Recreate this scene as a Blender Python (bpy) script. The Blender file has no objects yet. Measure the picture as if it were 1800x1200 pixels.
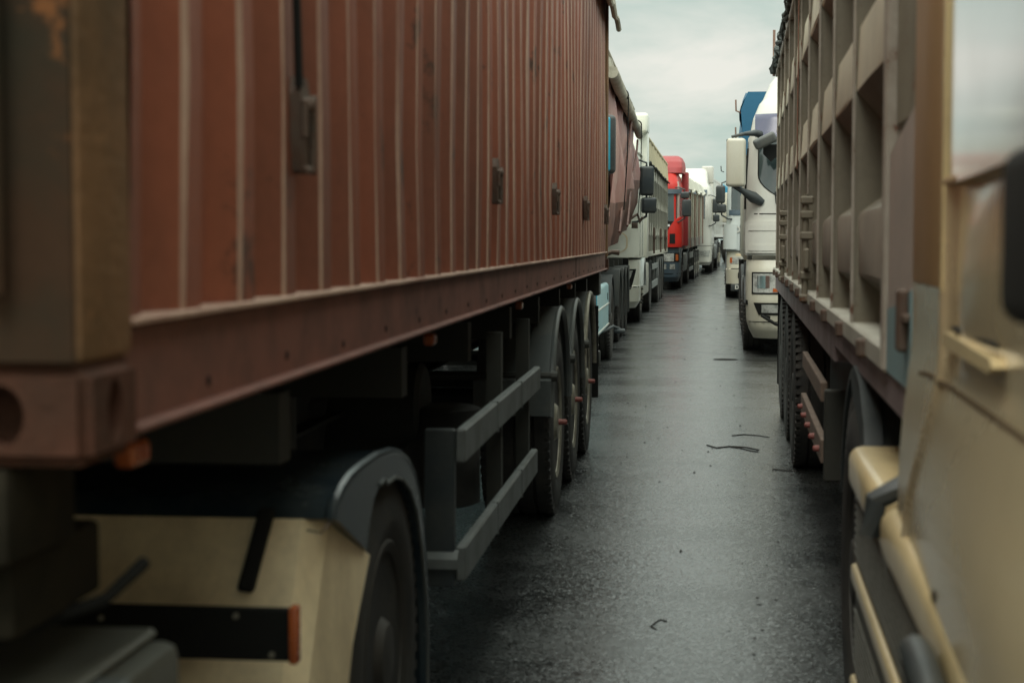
import bpy, bmesh, math, random
from mathutils import Vector, Matrix
R = math.radians
PI = math.pi
random.seed(7)
S = bpy.context.scene
COL = S.collection

# ------------------------------------------------------------------ camera
cd = bpy.data.cameras.new('camera')
cam = bpy.data.objects.new('camera', cd); COL.objects.link(cam)
cam.location = (0, 0, 1.5)
cam.rotation_euler = (R(90 - 3.4588), 0, R(6.754))
cd.sensor_width = 36; cd.lens = 59.0
cd.clip_start = 0.05; cd.clip_end = 6000
cd.dof.use_dof = True; cd.dof.focus_distance = 21.0; cd.dof.aperture_fstop = 4.8
S.camera = cam

# ------------------------------------------------------------------ sky
SUN_EL, SUN_AZ = 56, 192          # azimuth measured from +Y clockwise
SKY_OFF = (7.7, 2.0, 0.1)
W = bpy.data.worlds.new('World'); S.world = W; W.use_nodes = True
nt = W.node_tree; nt.nodes.clear()
def N(t, **k):
    n = nt.nodes.new(t)
    for a, b in k.items(): setattr(n, a, b)
    return n
out = N('ShaderNodeOutputWorld'); mix = N('ShaderNodeMixShader'); b1 = N('ShaderNodeBackground'); b2 = N('ShaderNodeBackground')
sky = N('ShaderNodeTexSky', sky_type='NISHITA', sun_disc=False); sky.sun_elevation = R(SUN_EL); sky.sun_rotation = R(SUN_AZ)
nt.links.new(sky.outputs[0], b1.inputs[0]); b1.inputs[1].default_value = 0.1
tc = N('ShaderNodeTexCoord'); sep = N('ShaderNodeSeparateXYZ'); nt.links.new(tc.outputs['Generated'], sep.inputs[0])
def M(op, a, b=None):
    m = N('ShaderNodeMath', operation=op)
    for i, v in enumerate((a, b)):
        if v is None: continue
        if isinstance(v, (int, float)): m.inputs[i].default_value = v
        else: nt.links.new(v, m.inputs[i])
    return m.outputs[0]
cmb = N('ShaderNodeCombineXYZ'); nt.links.new(sep.outputs['X'], cmb.inputs[0]); nt.links.new(sep.outputs['Y'], cmb.inputs[1]); nt.links.new(M('MULTIPLY', sep.outputs['Z'], 2.3), cmb.inputs[2])
n1 = N('ShaderNodeTexNoise'); n1.inputs['Scale'].default_value = 5.0; n1.inputs['Detail'].default_value = 6; n1.inputs['Roughness'].default_value = 0.55; n1.inputs['Distortion'].default_value = 0.35
mpn = N('ShaderNodeMapping'); mpn.inputs['Location'].default_value = SKY_OFF; nt.links.new(cmb.outputs[0], mpn.inputs[0]); nt.links.new(mpn.outputs[0], n1.inputs['Vector'])
rp = N('ShaderNodeValToRGB'); rp.color_ramp.elements[0].position = 0.42; rp.color_ramp.elements[1].position = 0.61
rp.color_ramp.elements[0].color = (0.50, 0.62, 0.555, 1); rp.color_ramp.elements[1].color = (0.87, 0.86, 0.775, 1)
nt.links.new(n1.outputs[0], rp.inputs[0])
# an overcast sky is brighter overhead than at the horizon
ov = N('ShaderNodeMapRange', interpolation_type='SMOOTHSTEP'); nt.links.new(sep.outputs['Z'], ov.inputs[0]); ov.inputs[1].default_value = 0.14; ov.inputs[2].default_value = 0.85; ov.inputs[3].default_value = 1.0; ov.inputs[4].default_value = 3.6
nt.links.new(rp.outputs[0], b2.inputs[0]); nt.links.new(ov.outputs[0], b2.inputs[1])
mix.inputs[0].default_value = 0.93
nt.links.new(b1.outputs[0], mix.inputs[1]); nt.links.new(b2.outputs[0], mix.inputs[2]); nt.links.new(mix.outputs[0], out.inputs[0])

sd = bpy.data.lights.new('sun', 'SUN'); sd.energy = 1.3; sd.angle = R(25); sd.color = (1, 0.95, 0.86)
so = bpy.data.objects.new('sun', sd); COL.objects.link(so)
az, el = R(SUN_AZ), R(SUN_EL)
dvec = Vector((math.sin(az) * math.cos(el), math.cos(az) * math.cos(el), math.sin(el)))
so.rotation_euler = dvec.to_track_quat('Z', 'Y').to_euler(); so.location = (0, 0, 30)
S.view_settings.view_transform = 'Standard'; S.view_settings.look = 'None'
S.view_settings.exposure = 0.0; S.view_settings.gamma = 1.0
S.render.engine = 'CYCLES'
S.cycles.max_bounces = 6; S.cycles.use_denoising = True

# ------------------------------------------------------------------ materials
def mat(name, col, rough=0.5, metal=0.0, spec=0.5, dirt=None, dirt_amt=0.35, dirt_scale=3.0, streak=1.0, bump=0.0, bump_scale=60,
        coat=0.0, emis=None, var=0.12, rust=None, rust_amt=0.0, rust_scale=9.0):
    m = bpy.data.materials.new(name); m.use_nodes = True
    t = m.node_tree; t.nodes.clear(); nd = t.nodes.new; L = t.links.new
    o = nd('ShaderNodeOutputMaterial'); p = nd('ShaderNodeBsdfPrincipled'); L(p.outputs[0], o.inputs[0])
    p.inputs['Metallic'].default_value = metal; p.inputs['Specular IOR Level'].default_value = spec
    p.inputs['Coat Weight'].default_value = coat; p.inputs['Coat Roughness'].default_value = 0.12
    tcx = nd('ShaderNodeTexCoord'); mp = nd('ShaderNodeMapping'); L(tcx.outputs['Object'], mp.inputs[0]); mp.inputs['Scale'].default_value = (1, 1, 1 / streak)
    nz = nd('ShaderNodeTexNoise'); nz.inputs['Scale'].default_value = dirt_scale; nz.inputs['Detail'].default_value = 7; nz.inputs['Roughness'].default_value = 0.65; L(mp.outputs[0], nz.inputs['Vector'])
    rr = nd('ShaderNodeValToRGB'); rr.color_ramp.elements[0].position = 0.42; rr.color_ramp.elements[1].position = 0.68; L(nz.outputs[0], rr.inputs[0])
    c = col if len(col) == 4 else (*col, 1)
    d = dirt if dirt else tuple(x * 0.55 for x in c[:3])
    mx = nd('ShaderNodeMix'); mx.data_type = 'RGBA'; mx.inputs[6].default_value = c; mx.inputs[7].default_value = (*d[:3], 1)
    mu = nd('ShaderNodeMath'); mu.operation = 'MULTIPLY'; L(rr.outputs[0], mu.inputs[0]); mu.inputs[1].default_value = dirt_amt; L(mu.outputs[0], mx.inputs[0])
    res = mx.outputs[2]
    if var:
        nv = nd('ShaderNodeTexNoise'); nv.inputs['Scale'].default_value = 45; nv.inputs['Detail'].default_value = 3; L(tcx.outputs['Object'], nv.inputs['Vector'])
        mr = nd('ShaderNodeMapRange'); L(nv.outputs[0], mr.inputs[0]); mr.inputs[3].default_value = 1 - var; mr.inputs[4].default_value = 1 + var
        vm = nd('ShaderNodeVectorMath'); vm.operation = 'SCALE'; L(res, vm.inputs[0]); L(mr.outputs[0], vm.inputs['Scale']); res = vm.outputs[0]
    if rust:
        nr = nd('ShaderNodeTexNoise'); nr.inputs['Scale'].default_value = rust_scale; nr.inputs['Detail'].default_value = 9; nr.inputs['Roughness'].default_value = 0.72; L(tcx.outputs['Object'], nr.inputs['Vector'])
        r2 = nd('ShaderNodeValToRGB'); r2.color_ramp.elements[0].position = 0.66 - rust_amt * 0.2; r2.color_ramp.elements[1].position = 0.72 - rust_amt * 0.2; L(nr.outputs[0], r2.inputs[0])
        m2 = nd('ShaderNodeMix'); m2.data_type = 'RGBA'; L(r2.outputs[0], m2.inputs[0]); L(res, m2.inputs[6]); m2.inputs[7].default_value = (*rust, 1); res = m2.outputs[2]
    L(res, p.inputs['Base Color'])
    r3 = nd('ShaderNodeMapRange'); L(nz.outputs[0], r3.inputs[0]); r3.inputs[3].default_value = max(0.02, rough - 0.12); r3.inputs[4].default_value = min(1, rough + 0.16); L(r3.outputs[0], p.inputs['Roughness'])
    if bump:
        nb = nd('ShaderNodeTexNoise'); nb.inputs['Scale'].default_value = bump_scale; nb.inputs['Detail'].default_value = 5; L(tcx.outputs['Object'], nb.inputs['Vector'])
        bp = nd('ShaderNodeBump'); bp.inputs['Strength'].default_value = bump; bp.inputs['Distance'].default_value = 0.01; L(nb.outputs[0], bp.inputs['Height']); L(bp.outputs[0], p.inputs['Normal'])
    return m

RUST = (0.13, 0.05, 0.025)
MM = {}
MM['cont'] = mat('container_paint', (0.29, 0.088, 0.050), 0.48, dirt=(0.115, 0.05, 0.034), dirt_amt=0.85, dirt_scale=0.9, streak=2.5, bump=0.25, bump_scale=14, rust=(0.07, 0.034, 0.024), rust_amt=0.42, rust_scale=3.4)
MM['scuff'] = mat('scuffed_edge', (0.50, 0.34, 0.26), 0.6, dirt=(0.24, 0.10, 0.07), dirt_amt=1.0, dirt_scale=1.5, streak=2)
MM['rail'] = mat('container_rail', (0.19, 0.078, 0.058), 0.6, spec=0.3, dirt=(0.09, 0.05, 0.04), dirt_amt=0.7, dirt_scale=5, rust=(0.06, 0.025, 0.02), rust_amt=0.25, rust_scale=5)
MM['post'] = mat('rusty_post', (0.24, 0.135, 0.072), 0.8, spec=0.15, dirt=(0.13, 0.085, 0.05), dirt_amt=0.9, dirt_scale=4, rust=(0.42, 0.22, 0.11), rust_amt=0.22, rust_scale=9, bump=0.3)
MM['postdk'] = mat('dark_rusty_plate', (0.055, 0.032, 0.02), 0.9, spec=0.08, dirt=(0.03, 0.03, 0.022), dirt_amt=0.8, dirt_scale=5, rust=(0.20, 0.085, 0.035), rust_amt=0.25, rust_scale=7)
MM['cast'] = mat('corner_casting', (0.088, 0.038, 0.025), 0.75, spec=0.15, dirt=(0.045, 0.026, 0.018), dirt_amt=0.8, dirt_scale=7, bump=0.3, bump_scale=40)
MM['lock'] = mat('lock_steel', (0.12, 0.09, 0.07), 0.55, metal=0.3, dirt=(0.12, 0.05, 0.03), dirt_amt=0.7, dirt_scale=30)
MM['canvas'] = mat('dirty_canvas', (0.42, 0.385, 0.30), 0.85, dirt=(0.2, 0.18, 0.13), dirt_amt=0.8, dirt_scale=5, bump=0.6, bump_scale=20)
MM['canvas_beige'] = mat('beige_canvas', (0.50, 0.43, 0.27), 0.85, dirt=(0.3, 0.25, 0.15), dirt_amt=0.6, dirt_scale=3, bump=0.5, bump_scale=12)
MM['canvas_grey'] = mat('grey_canvas', (0.56, 0.55, 0.47), 0.85, dirt=(0.33, 0.32, 0.26), dirt_amt=0.6, dirt_scale=2, bump=0.5, bump_scale=12)
MM['canvas_blue'] = mat('blue_canvas', (0.02, 0.13, 0.24), 0.6, dirt=(0.02, 0.12, 0.22), dirt_amt=0.5, dirt_scale=2)
MM['canvas_cyan'] = mat('bright_blue_canvas', (0.02, 0.35, 0.56), 0.6, dirt_amt=0.3)
MM['maroon'] = mat('maroon_sheet', (0.33, 0.15, 0.125), 0.55, dirt=(0.46, 0.33, 0.28), dirt_amt=0.55, dirt_scale=1.6, bump=0.7, bump_scale=4)
MM['maroon_dk'] = mat('maroon_steel', (0.16, 0.07, 0.05), 0.55, dirt=(0.06, 0.03, 0.03), dirt_amt=0.7, dirt_scale=4)
MM['dark'] = mat('chassis_black', (0.034, 0.035, 0.028), 0.6, dirt=(0.05, 0.045, 0.035), dirt_amt=0.6, dirt_scale=6)
MM['plast'] = mat('black_plastic', (0.028, 0.035, 0.038), 0.42, dirt=(0.075, 0.075, 0.065), dirt_amt=0.55, dirt_scale=5)
MM['plast_grey'] = mat('grey_plastic', (0.075, 0.083, 0.08), 0.45, dirt=(0.13, 0.12, 0.1), dirt_amt=0.6, dirt_scale=4)
MM['blackgloss'] = mat('glossy_black_paint', (0.015, 0.026, 0.035), 0.22, dirt=(0.08, 0.09, 0.085), dirt_amt=0.5, dirt_scale=5, streak=2)
MM['steelgrey'] = mat('galvanised_grey', (0.20, 0.215, 0.21), 0.5, metal=0.15, dirt=(0.11, 0.11, 0.1), dirt_amt=0.7, dirt_scale=6)
MM['tankgrey'] = mat('dull_grey_tank', (0.085, 0.085, 0.07), 0.5, dirt=(0.06, 0.055, 0.04), dirt_amt=0.7, dirt_scale=5)
MM['guardgrey'] = mat('guard_rail_grey', (0.135, 0.145, 0.14), 0.5, metal=0.15, dirt=(0.07, 0.07, 0.062), dirt_amt=0.7, dirt_scale=6)
MM['olive'] = mat('olive_steel', (0.02, 0.018, 0.013), 0.85, spec=0.1, dirt=(0.04, 0.034, 0.024), dirt_amt=0.8, dirt_scale=8)
MM['tyre'] = mat('tyre_rubber', (0.022, 0.021, 0.019), 0.75, dirt=(0.07, 0.062, 0.05), dirt_amt=0.55, dirt_scale=7, bump=0.2)
MM['rim'] = mat('rim_steel', (0.30, 0.28, 0.22), 0.5, metal=0.4, dirt=(0.1, 0.08, 0.06), dirt_amt=0.75, dirt_scale=10)
MM['rimdk'] = mat('dirty_rim', (0.045, 0.04, 0.034), 0.6, metal=0.2, dirt=(0.03, 0.03, 0.025), dirt_amt=0.7, dirt_scale=10)
MM['rimbeige'] = mat('beige_rim', (0.48, 0.43, 0.31), 0.55, dirt_amt=0.5)
MM['beige'] = mat('dusty_beige_plastic', (0.84, 0.69, 0.45), 0.42, dirt=(0.46, 0.36, 0.22), dirt_amt=0.7, dirt_scale=4, streak=3, bump=0.1)
MM['gold'] = mat('gold_paint', (0.78, 0.62, 0.38), 0.26, metal=0.2, coat=0.7, dirt=(0.58, 0.49, 0.33), dirt_amt=0.5, dirt_scale=1.6, var=0.05)
MM['goldmat'] = mat('dull_gold_panel', (0.56, 0.37, 0.19), 0.5, metal=0.15, dirt=(0.42, 0.28, 0.14), dirt_amt=0.5, dirt_scale=2, var=0.05)
MM['cream'] = mat('cream_paint', (0.72, 0.56, 0.30), 0.35, dirt=(0.5, 0.38, 0.2), dirt_amt=0.5, dirt_scale=5, coat=0.3, var=0.05)
MM['mesh'] = mat('ribbed_grey_panel', (0.15, 0.145, 0.12), 0.5, dirt=(0.08, 0.08, 0.065), dirt_amt=0.6, dirt_scale=8, bump=0.6, bump_scale=90)
MM['white'] = mat('white_paint', (0.570, 0.562, 0.508), 0.32, dirt=(0.5, 0.47, 0.39), dirt_amt=0.45, dirt_scale=2.2, streak=2, coat=0.3, var=0.04)
MM['whiteold'] = mat('aged_white_paint', (0.554, 0.531, 0.439), 0.4, dirt=(0.46, 0.41, 0.29), dirt_amt=0.5, dirt_scale=2.5, streak=2, coat=0.2, var=0.04)
MM['cream_white'] = mat('cream_white_paint', (0.80, 0.79, 0.68), 0.32, dirt=(0.6, 0.56, 0.44), dirt_amt=0.4, dirt_scale=2.2, streak=2, coat=0.3, var=0.04)
MM['seam'] = mat('dusty_door_seal', (0.14, 0.10, 0.06), 0.8, spec=0.1)
MM['cooly'] = mat('cool_white_paint', (0.539, 0.578, 0.562), 0.32, dirt=(0.45, 0.46, 0.42), dirt_amt=0.4, dirt_scale=2.5, streak=2, coat=0.3, var=0.04)
MM['lblue'] = mat('pale_blue_paint', (0.24, 0.37, 0.39), 0.45, dirt=(0.32, 0.38, 0.36), dirt_amt=0.55, dirt_scale=3)
MM['blue'] = mat('blue_paint', (0.03, 0.30, 0.42), 0.35, dirt_amt=0.3)
MM['red'] = mat('red_paint', (0.50, 0.018, 0.010), 0.4, spec=0.3, dirt=(0.36, 0.018, 0.012), dirt_amt=0.5, coat=0.1, var=0.05)
MM['redfade'] = mat('faded_red_paint', (0.32, 0.045, 0.045), 0.5, spec=0.3, dirt=(0.32, 0.05, 0.055), dirt_amt=0.6)
MM['glass'] = mat('dark_glass', (0.03, 0.045, 0.045), 0.08, spec=0.8, dirt=(0.10, 0.11, 0.10), dirt_amt=0.4, dirt_scale=2, var=0)
MM['cabglass'] = mat('side_glass', (0.05, 0.06, 0.055), 0.06, spec=1.0, coat=1.0, dirt=(0.16, 0.16, 0.13), dirt_amt=0.35, dirt_scale=3, var=0)
MM['visor'] = mat('tinted_visor', (0.06, 0.062, 0.12), 0.2, spec=0.7, dirt_amt=0.2, var=0)
MM['lens'] = mat('headlamp_lens', (0.50, 0.50, 0.46), 0.3, metal=0.25, dirt=(0.12, 0.12, 0.11), dirt_amt=0.9, dirt_scale=14)
MM['chrome'] = mat('reflector_chrome', (0.8, 0.8, 0.78), 0.15, metal=1.0, dirt_amt=0.2)
MM['orange'] = mat('orange_lens', (0.42, 0.10, 0.025), 0.25, dirt_amt=0.4, dirt_scale=20)
MM['redpl'] = mat('red_plastic', (0.26, 0.07, 0.055), 0.45, dirt_amt=0.5, dirt_scale=20)
MM['yellow'] = mat('yellow_plastic', (0.72, 0.50, 0.04), 0.5, dirt_amt=0.4, dirt_scale=30)
MM['gap'] = mat('black_gap_rubber', (0.015, 0.015, 0.014), 0.7, spec=0.12, dirt_amt=0)  # plain black for rubber, seams and openings
MM['slate'] = mat('slate_blue_plastic', (0.055, 0.085, 0.11), 0.45, dirt=(0.1, 0.11, 0.11), dirt_amt=0.5)
MM['ribbed'] = mat('taupe_steel', (0.33, 0.285, 0.23), 0.55, dirt=(0.22, 0.19, 0.15), dirt_amt=0.7, dirt_scale=2.5, streak=2, rust=(0.14, 0.075, 0.045), rust_amt=0.08, rust_scale=8, bump=0.15, bump_scale=10)
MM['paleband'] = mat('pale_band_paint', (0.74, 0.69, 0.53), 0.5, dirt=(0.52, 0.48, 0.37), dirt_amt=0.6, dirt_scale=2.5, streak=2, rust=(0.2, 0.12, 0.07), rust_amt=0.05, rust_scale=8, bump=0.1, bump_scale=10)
MM['recess'] = mat('shaded_recess_steel', (0.205, 0.182, 0.135), 0.6, dirt=(0.16, 0.135, 0.10), dirt_amt=0.8, dirt_scale=2.5, streak=2, rust=(0.13, 0.065, 0.035), rust_amt=0.25, rust_scale=7, bump=0.2, bump_scale=12)  # base tone darkened for the shade in the folds; dirt and rust on top
MM['ribgreen'] = mat('rusting_olive_steel', (0.25, 0.235, 0.17), 0.6, dirt=(0.15, 0.13, 0.09), dirt_amt=0.7, dirt_scale=3, rust=(0.16, 0.075, 0.035), rust_amt=0.4, rust_scale=9, bump=0.2)
MM['fin'] = mat('rib_steel', (0.36, 0.32, 0.27), 0.55, dirt=(0.2, 0.16, 0.12), dirt_amt=0.7, dirt_scale=6, rust=RUST, rust_amt=0.3, rust_scale=12)
MM['mauve'] = mat('mauve_steel', (0.25, 0.19, 0.19), 0.5, dirt=(0.14, 0.105, 0.10), dirt_amt=0.8, dirt_scale=4, rust=RUST, rust_amt=0.1)
MM['pink'] = mat('pinkish_plate', (0.46, 0.39, 0.34), 0.5, dirt=(0.30, 0.28, 0.25), dirt_amt=0.6, dirt_scale=3)
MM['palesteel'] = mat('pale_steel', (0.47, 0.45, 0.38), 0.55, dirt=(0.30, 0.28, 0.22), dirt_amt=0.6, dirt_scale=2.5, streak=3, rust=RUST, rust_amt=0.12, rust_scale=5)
MM['recess2'] = mat('shaded_grey_steel', (0.26, 0.26, 0.22), 0.6, dirt=(0.18, 0.17, 0.14), dirt_amt=0.6, dirt_scale=3)  # recess shade put into the base colour, rib webs included
MM['rustpost'] = mat('rust_streaked_post', (0.25, 0.14, 0.10), 0.6, dirt=(0.36, 0.3, 0.25), dirt_amt=0.6, dirt_scale=5, streak=3)
MM['greysill'] = mat('grey_sill', (0.19, 0.175, 0.17), 0.6, dirt_amt=0.5)
MM['wood'] = mat('weathered_board', (0.19, 0.135, 0.10), 0.7, dirt=(0.10, 0.07, 0.055), dirt_amt=0.7, dirt_scale=8)
MM['netting'] = mat('dark_netting', (0.045, 0.055, 0.05), 0.85, dirt=(0.12, 0.12, 0.11), dirt_amt=0.6, dirt_scale=25, bump=1.0, bump_scale=50)
MM['twig'] = mat('wet_twig', (0.02, 0.016, 0.012), 0.6)
MM['pebble'] = mat('dark_pebble', (0.035, 0.033, 0.03), 0.6)

# wet asphalt
def asphalt():
    m = bpy.data.materials.new('wet_asphalt'); m.use_nodes = True
    t = m.node_tree; t.nodes.clear(); nd = t.nodes.new; L = t.links.new
    o = nd('ShaderNodeOutputMaterial'); p = nd('ShaderNodeBsdfPrincipled'); L(p.outputs[0], o.inputs[0])
    g = nd('ShaderNodeNewGeometry')
    mpx = nd('ShaderNodeMapping'); L(g.outputs['Position'], mpx.inputs[0]); mpx.inputs['Scale'].default_value = (1.0, 1.0, 1)
    big = nd('ShaderNodeTexNoise'); big.inputs['Scale'].default_value = 1.1; big.inputs['Detail'].default_value = 6; big.inputs['Roughness'].default_value = 0.6; L(mpx.outputs[0], big.inputs['Vector'])
    fine = nd('ShaderNodeTexNoise'); fine.inputs['Scale'].default_value = 130; fine.inputs['Detail'].default_value = 3; L(g.outputs['Position'], fine.inputs['Vector'])
    vor = nd('ShaderNodeTexVoronoi'); vor.inputs['Scale'].default_value = 95; L(g.outputs['Position'], vor.inputs['Vector'])
    cr = nd('ShaderNodeValToRGB'); cr.color_ramp.elements[0].position = 0.35; cr.color_ramp.elements[0].color = (0.010, 0.011, 0.011, 1)
    cr.color_ramp.elements[1].position = 0.75; cr.color_ramp.elements[1].color = (0.028, 0.029, 0.026, 1); L(big.outputs[0], cr.inputs[0])
    f2 = nd('ShaderNodeMapRange'); L(vor.outputs['Color'], f2.inputs[0]); f2.inputs[3].default_value = 0.5; f2.inputs[4].default_value = 1.7
    sc = nd('ShaderNodeVectorMath'); sc.operation = 'SCALE'; L(cr.outputs[0], sc.inputs[0]); L(f2.outputs[0], sc.inputs['Scale']); L(sc.outputs[0], p.inputs['Base Color'])
    r = nd('ShaderNodeMapRange'); L(big.outputs[0], r.inputs[0]); r.inputs[1].default_value = 0.35; r.inputs[2].default_value = 0.68; r.inputs[3].default_value = 0.12; r.inputs[4].default_value = 0.33; L(r.outputs[0], p.inputs['Roughness'])
    p.inputs['Specular IOR Level'].default_value = 0.75
    # every stone tilts its own way: random normal per cell, two stone sizes
    vs = nd('ShaderNodeTexVoronoi'); vs.inputs['Scale'].default_value = 190; L(g.outputs['Position'], vs.inputs['Vector'])
    def tilt(src, amt):
        s1 = nd('ShaderNodeVectorMath'); s1.operation = 'SUBTRACT'; L(src, s1.inputs[0]); s1.inputs[1].default_value = (.5, .5, .5)
        s2 = nd('ShaderNodeVectorMath'); s2.operation = 'MULTIPLY'; L(s1.outputs[0], s2.inputs[0]); s2.inputs[1].default_value = (amt, amt, 0); return s2.outputs[0]
    ad = nd('ShaderNodeVectorMath'); ad.operation = 'ADD'; L(tilt(vor.outputs['Color'], .16), ad.inputs[0]); L(tilt(vs.outputs['Color'], .26), ad.inputs[1])
    b3_ = nd('ShaderNodeBump'); b3_.inputs['Strength'].default_value = 0.5; b3_.inputs['Distance'].default_value = 0.014; L(big.outputs[0], b3_.inputs['Height'])
    a2 = nd('ShaderNodeVectorMath'); a2.operation = 'ADD'; L(b3_.outputs[0], a2.inputs[0]); L(ad.outputs[0], a2.inputs[1])
    nn = nd('ShaderNodeVectorMath'); nn.operation = 'NORMALIZE'; L(a2.outputs[0], nn.inputs[0]); L(nn.outputs[0], p.inputs['Normal'])
    vr = nd('ShaderNodeMapRange'); L(vor.outputs['Color'], vr.inputs[0]); vr.inputs[3].default_value = -0.07; vr.inputs[4].default_value = 0.16
    ra = nd('ShaderNodeMath'); ra.operation = 'ADD'; L(r.outputs[0], ra.inputs[0]); L(vr.outputs[0], ra.inputs[1]); L(ra.outputs[0], p.inputs['Roughness'])
    p.inputs['Coat Weight'].default_value = 0.35; p.inputs['Coat Roughness'].default_value = 0.22
    return m
MM['asphalt'] = asphalt()

# ------------------------------------------------------------------ mesh builder
class MB:
    def __init__(s): s.v = []; s.f = []; s.m = []
    def add(s, v, f, m=0):
        o = len(s.v); s.v += [tuple(p) for p in v]; s.f += [tuple(i + o for i in q) for q in f]; s.m += [m] * len(f) if isinstance(m, int) else list(m); return s
    def box(s, x0, x1, y0, y1, z0, z1, bev=0.0, seg=2, m=0):
        x0, x1 = min(x0, x1), max(x0, x1); y0, y1 = min(y0, y1), max(y0, y1); z0, z1 = min(z0, z1), max(z0, z1)
        if bev <= 0:
            v = [(x, y, z) for z in (z0, z1) for y in (y0, y1) for x in (x0, x1)]
            return s.add(v, [(0, 2, 3, 1), (4, 5, 7, 6), (0, 1, 5, 4), (2, 6, 7, 3), (0, 4, 6, 2), (1, 3, 7, 5)], m)
        bm = bmesh.new(); bmesh.ops.create_cube(bm, size=1)
        for q in bm.verts: q.co = Vector(((x0 + x1) / 2 + q.co.x * (x1 - x0), (y0 + y1) / 2 + q.co.y * (y1 - y0), (z0 + z1) / 2 + q.co.z * (z1 - z0)))
        bev = min(bev, 0.49 * min(x1 - x0, y1 - y0, z1 - z0))
        bmesh.ops.bevel(bm, geom=bm.edges[:], offset=bev, segments=seg, affect='EDGES', profile=0.5)
        bm.verts.index_update(); v = [tuple(q.co) for q in bm.verts]; f = [tuple(q.index for q in fc.verts) for fc in bm.faces]; bm.free()
        return s.add(v, f, m)
    def prism(s, poly, axis, a, b, m=0):
        n = len(poly)
        def P(p, w): return (w, p[0], p[1]) if axis == 'x' else ((p[0], w, p[1]) if axis == 'y' else (p[0], p[1], w))
        v = [P(p, a) for p in poly] + [P(p, b) for p in poly]
        f = [tuple(range(n)), tuple(range(2 * n - 1, n - 1, -1))] + [(i, (i + 1) % n, n + (i + 1) % n, n + i) for i in range(n)]
        return s.add(v, f, m)
    def strip(s, prof, x0, x1, th, m=0):      # open profile in (y,z) swept across x with thickness th (outward normal left of travel)
        n = len(prof); inn = []
        for i, p in enumerate(prof):
            a = Vector(prof[max(i - 1, 0)]); b = Vector(prof[min(i + 1, n - 1)]); d = (b - a).normalized(); inn.append((p[0] + d.y * th, p[1] - d.x * th))
        return s.prism(list(prof) + inn[::-1], 'x', x0, x1, m)
    def tube(s, pts, r, n=8, m=0, closed=False):
        pts = [Vector(p) for p in pts]; rings = []; up = Vector((0.13, 0.21, 0.97)).normalized()
        for i, p in enumerate(pts):
            a = pts[i - 1] if (i or closed) else pts[0]; b = pts[(i + 1) % len(pts)] if (i < len(pts) - 1 or closed) else pts[-1]
            d = (b - a).normalized(); u = d.cross(up)
            if u.length < 1e-3: u = d.cross(Vector((1, 0, 0)))
            u.normalize(); w = d.cross(u); rr = r[i] if isinstance(r, (list, tuple)) else r
            rings.append([p + (u * math.cos(2 * PI * k / n) + w * math.sin(2 * PI * k / n)) * rr for k in range(n)])
        v = [q for g in rings for q in g]; f = []; K = len(rings)
        for i in range(K if closed else K - 1):
            for k in range(n): f.append((i * n + k, i * n + (k + 1) % n, ((i + 1) % K) * n + (k + 1) % n, ((i + 1) % K) * n + k))
        if not closed: f += [tuple(range(n))[::-1], tuple(range((K - 1) * n, K * n))]
        return s.add(v, f, m)
    def lathe(s, prof, c=(0, 0, 0), n=40, axis='x', m=0):   # prof: (axial, radius)
        v = []; f = []
        for (a, r) in prof:
            for k in range(n):
                t = 2 * PI * k / n; q = (a, r * math.cos(t), r * math.sin(t)) if axis == 'x' else ((r * math.cos(t), a, r * math.sin(t)) if axis == 'y' else (r * math.cos(t), r * math.sin(t), a))
                v.append((q[0] + c[0], q[1] + c[1], q[2] + c[2]))
        for i in range(len(prof) - 1):
            for k in range(n): f.append((i * n + k, i * n + (k + 1) % n, (i + 1) * n + (k + 1) % n, (i + 1) * n + k))
        f += [tuple(range(n))[::-1], tuple(range((len(prof) - 1) * n, len(prof) * n))]
        return s.add(v, f, m)
    def build(s, name, mats, parent=None, smooth=35, loc=None, label=None, rot=None):
        me = bpy.data.meshes.new(name); me.from_pydata(s.v, [], s.f); me.update()
        bm = bmesh.new(); bm.from_mesh(me); bmesh.ops.recalc_face_normals(bm, faces=bm.faces[:]); bm.to_mesh(me); bm.free()
        if not isinstance(mats, (list, tuple)): mats = [mats]
        for q in mats: me.materials.append(MM[q] if isinstance(q, str) else q)
        if len(mats) > 1: me.polygons.foreach_set('material_index', s.m)
        if smooth:
            me.shade_smooth(); me.set_sharp_from_angle(angle=R(smooth))
        o = bpy.data.objects.new(name, me); COL.objects.link(o)
        if parent is not None: o.parent = parent
        if loc: o.location = loc
        if rot: o.rotation_euler = rot
        if label: o['label'] = label
        return o

def tag(o, label=None, cat=None, group=None, kind=None):
    for k, v in (('label', label), ('category', cat), ('group', group), ('kind', kind)):
        if v: o[k] = v
    return o
HW = 1.22
def frame(name, side, faceX, y0, h, z=0.0, slope=0.0, label='', cat='', group=None):
    """Empty on the ground; its local x = side*HW is the flank that faces the lane, local y runs backwards along the vehicle."""
    o = bpy.data.objects.new(name, None); COL.objects.link(o)
    o.location = (faceX - side * HW * math.cos(h), y0 + side * HW * math.sin(h), z); o.rotation_euler = (slope, 0, -h)
    o.empty_display_size = 0.3
    return tag(o, label, cat, group)
def copyobj(o, name, parent, loc=None, rot=None):
    c = o.copy(); c.name = name; COL.objects.link(c); c.parent = parent
    if loc: c.location = loc
    if rot: c.rotation_euler = rot
    return c
def gz(y): 
    y = min(y, 92.0)
    return 0.0 if y < 28 else 2.2e-4 * (y - 28) ** 2
def wob(i, a=1.0): return (math.sin(i * 12.9898) * 43758.5453 % 1.0 * 2 - 1) * a

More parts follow.
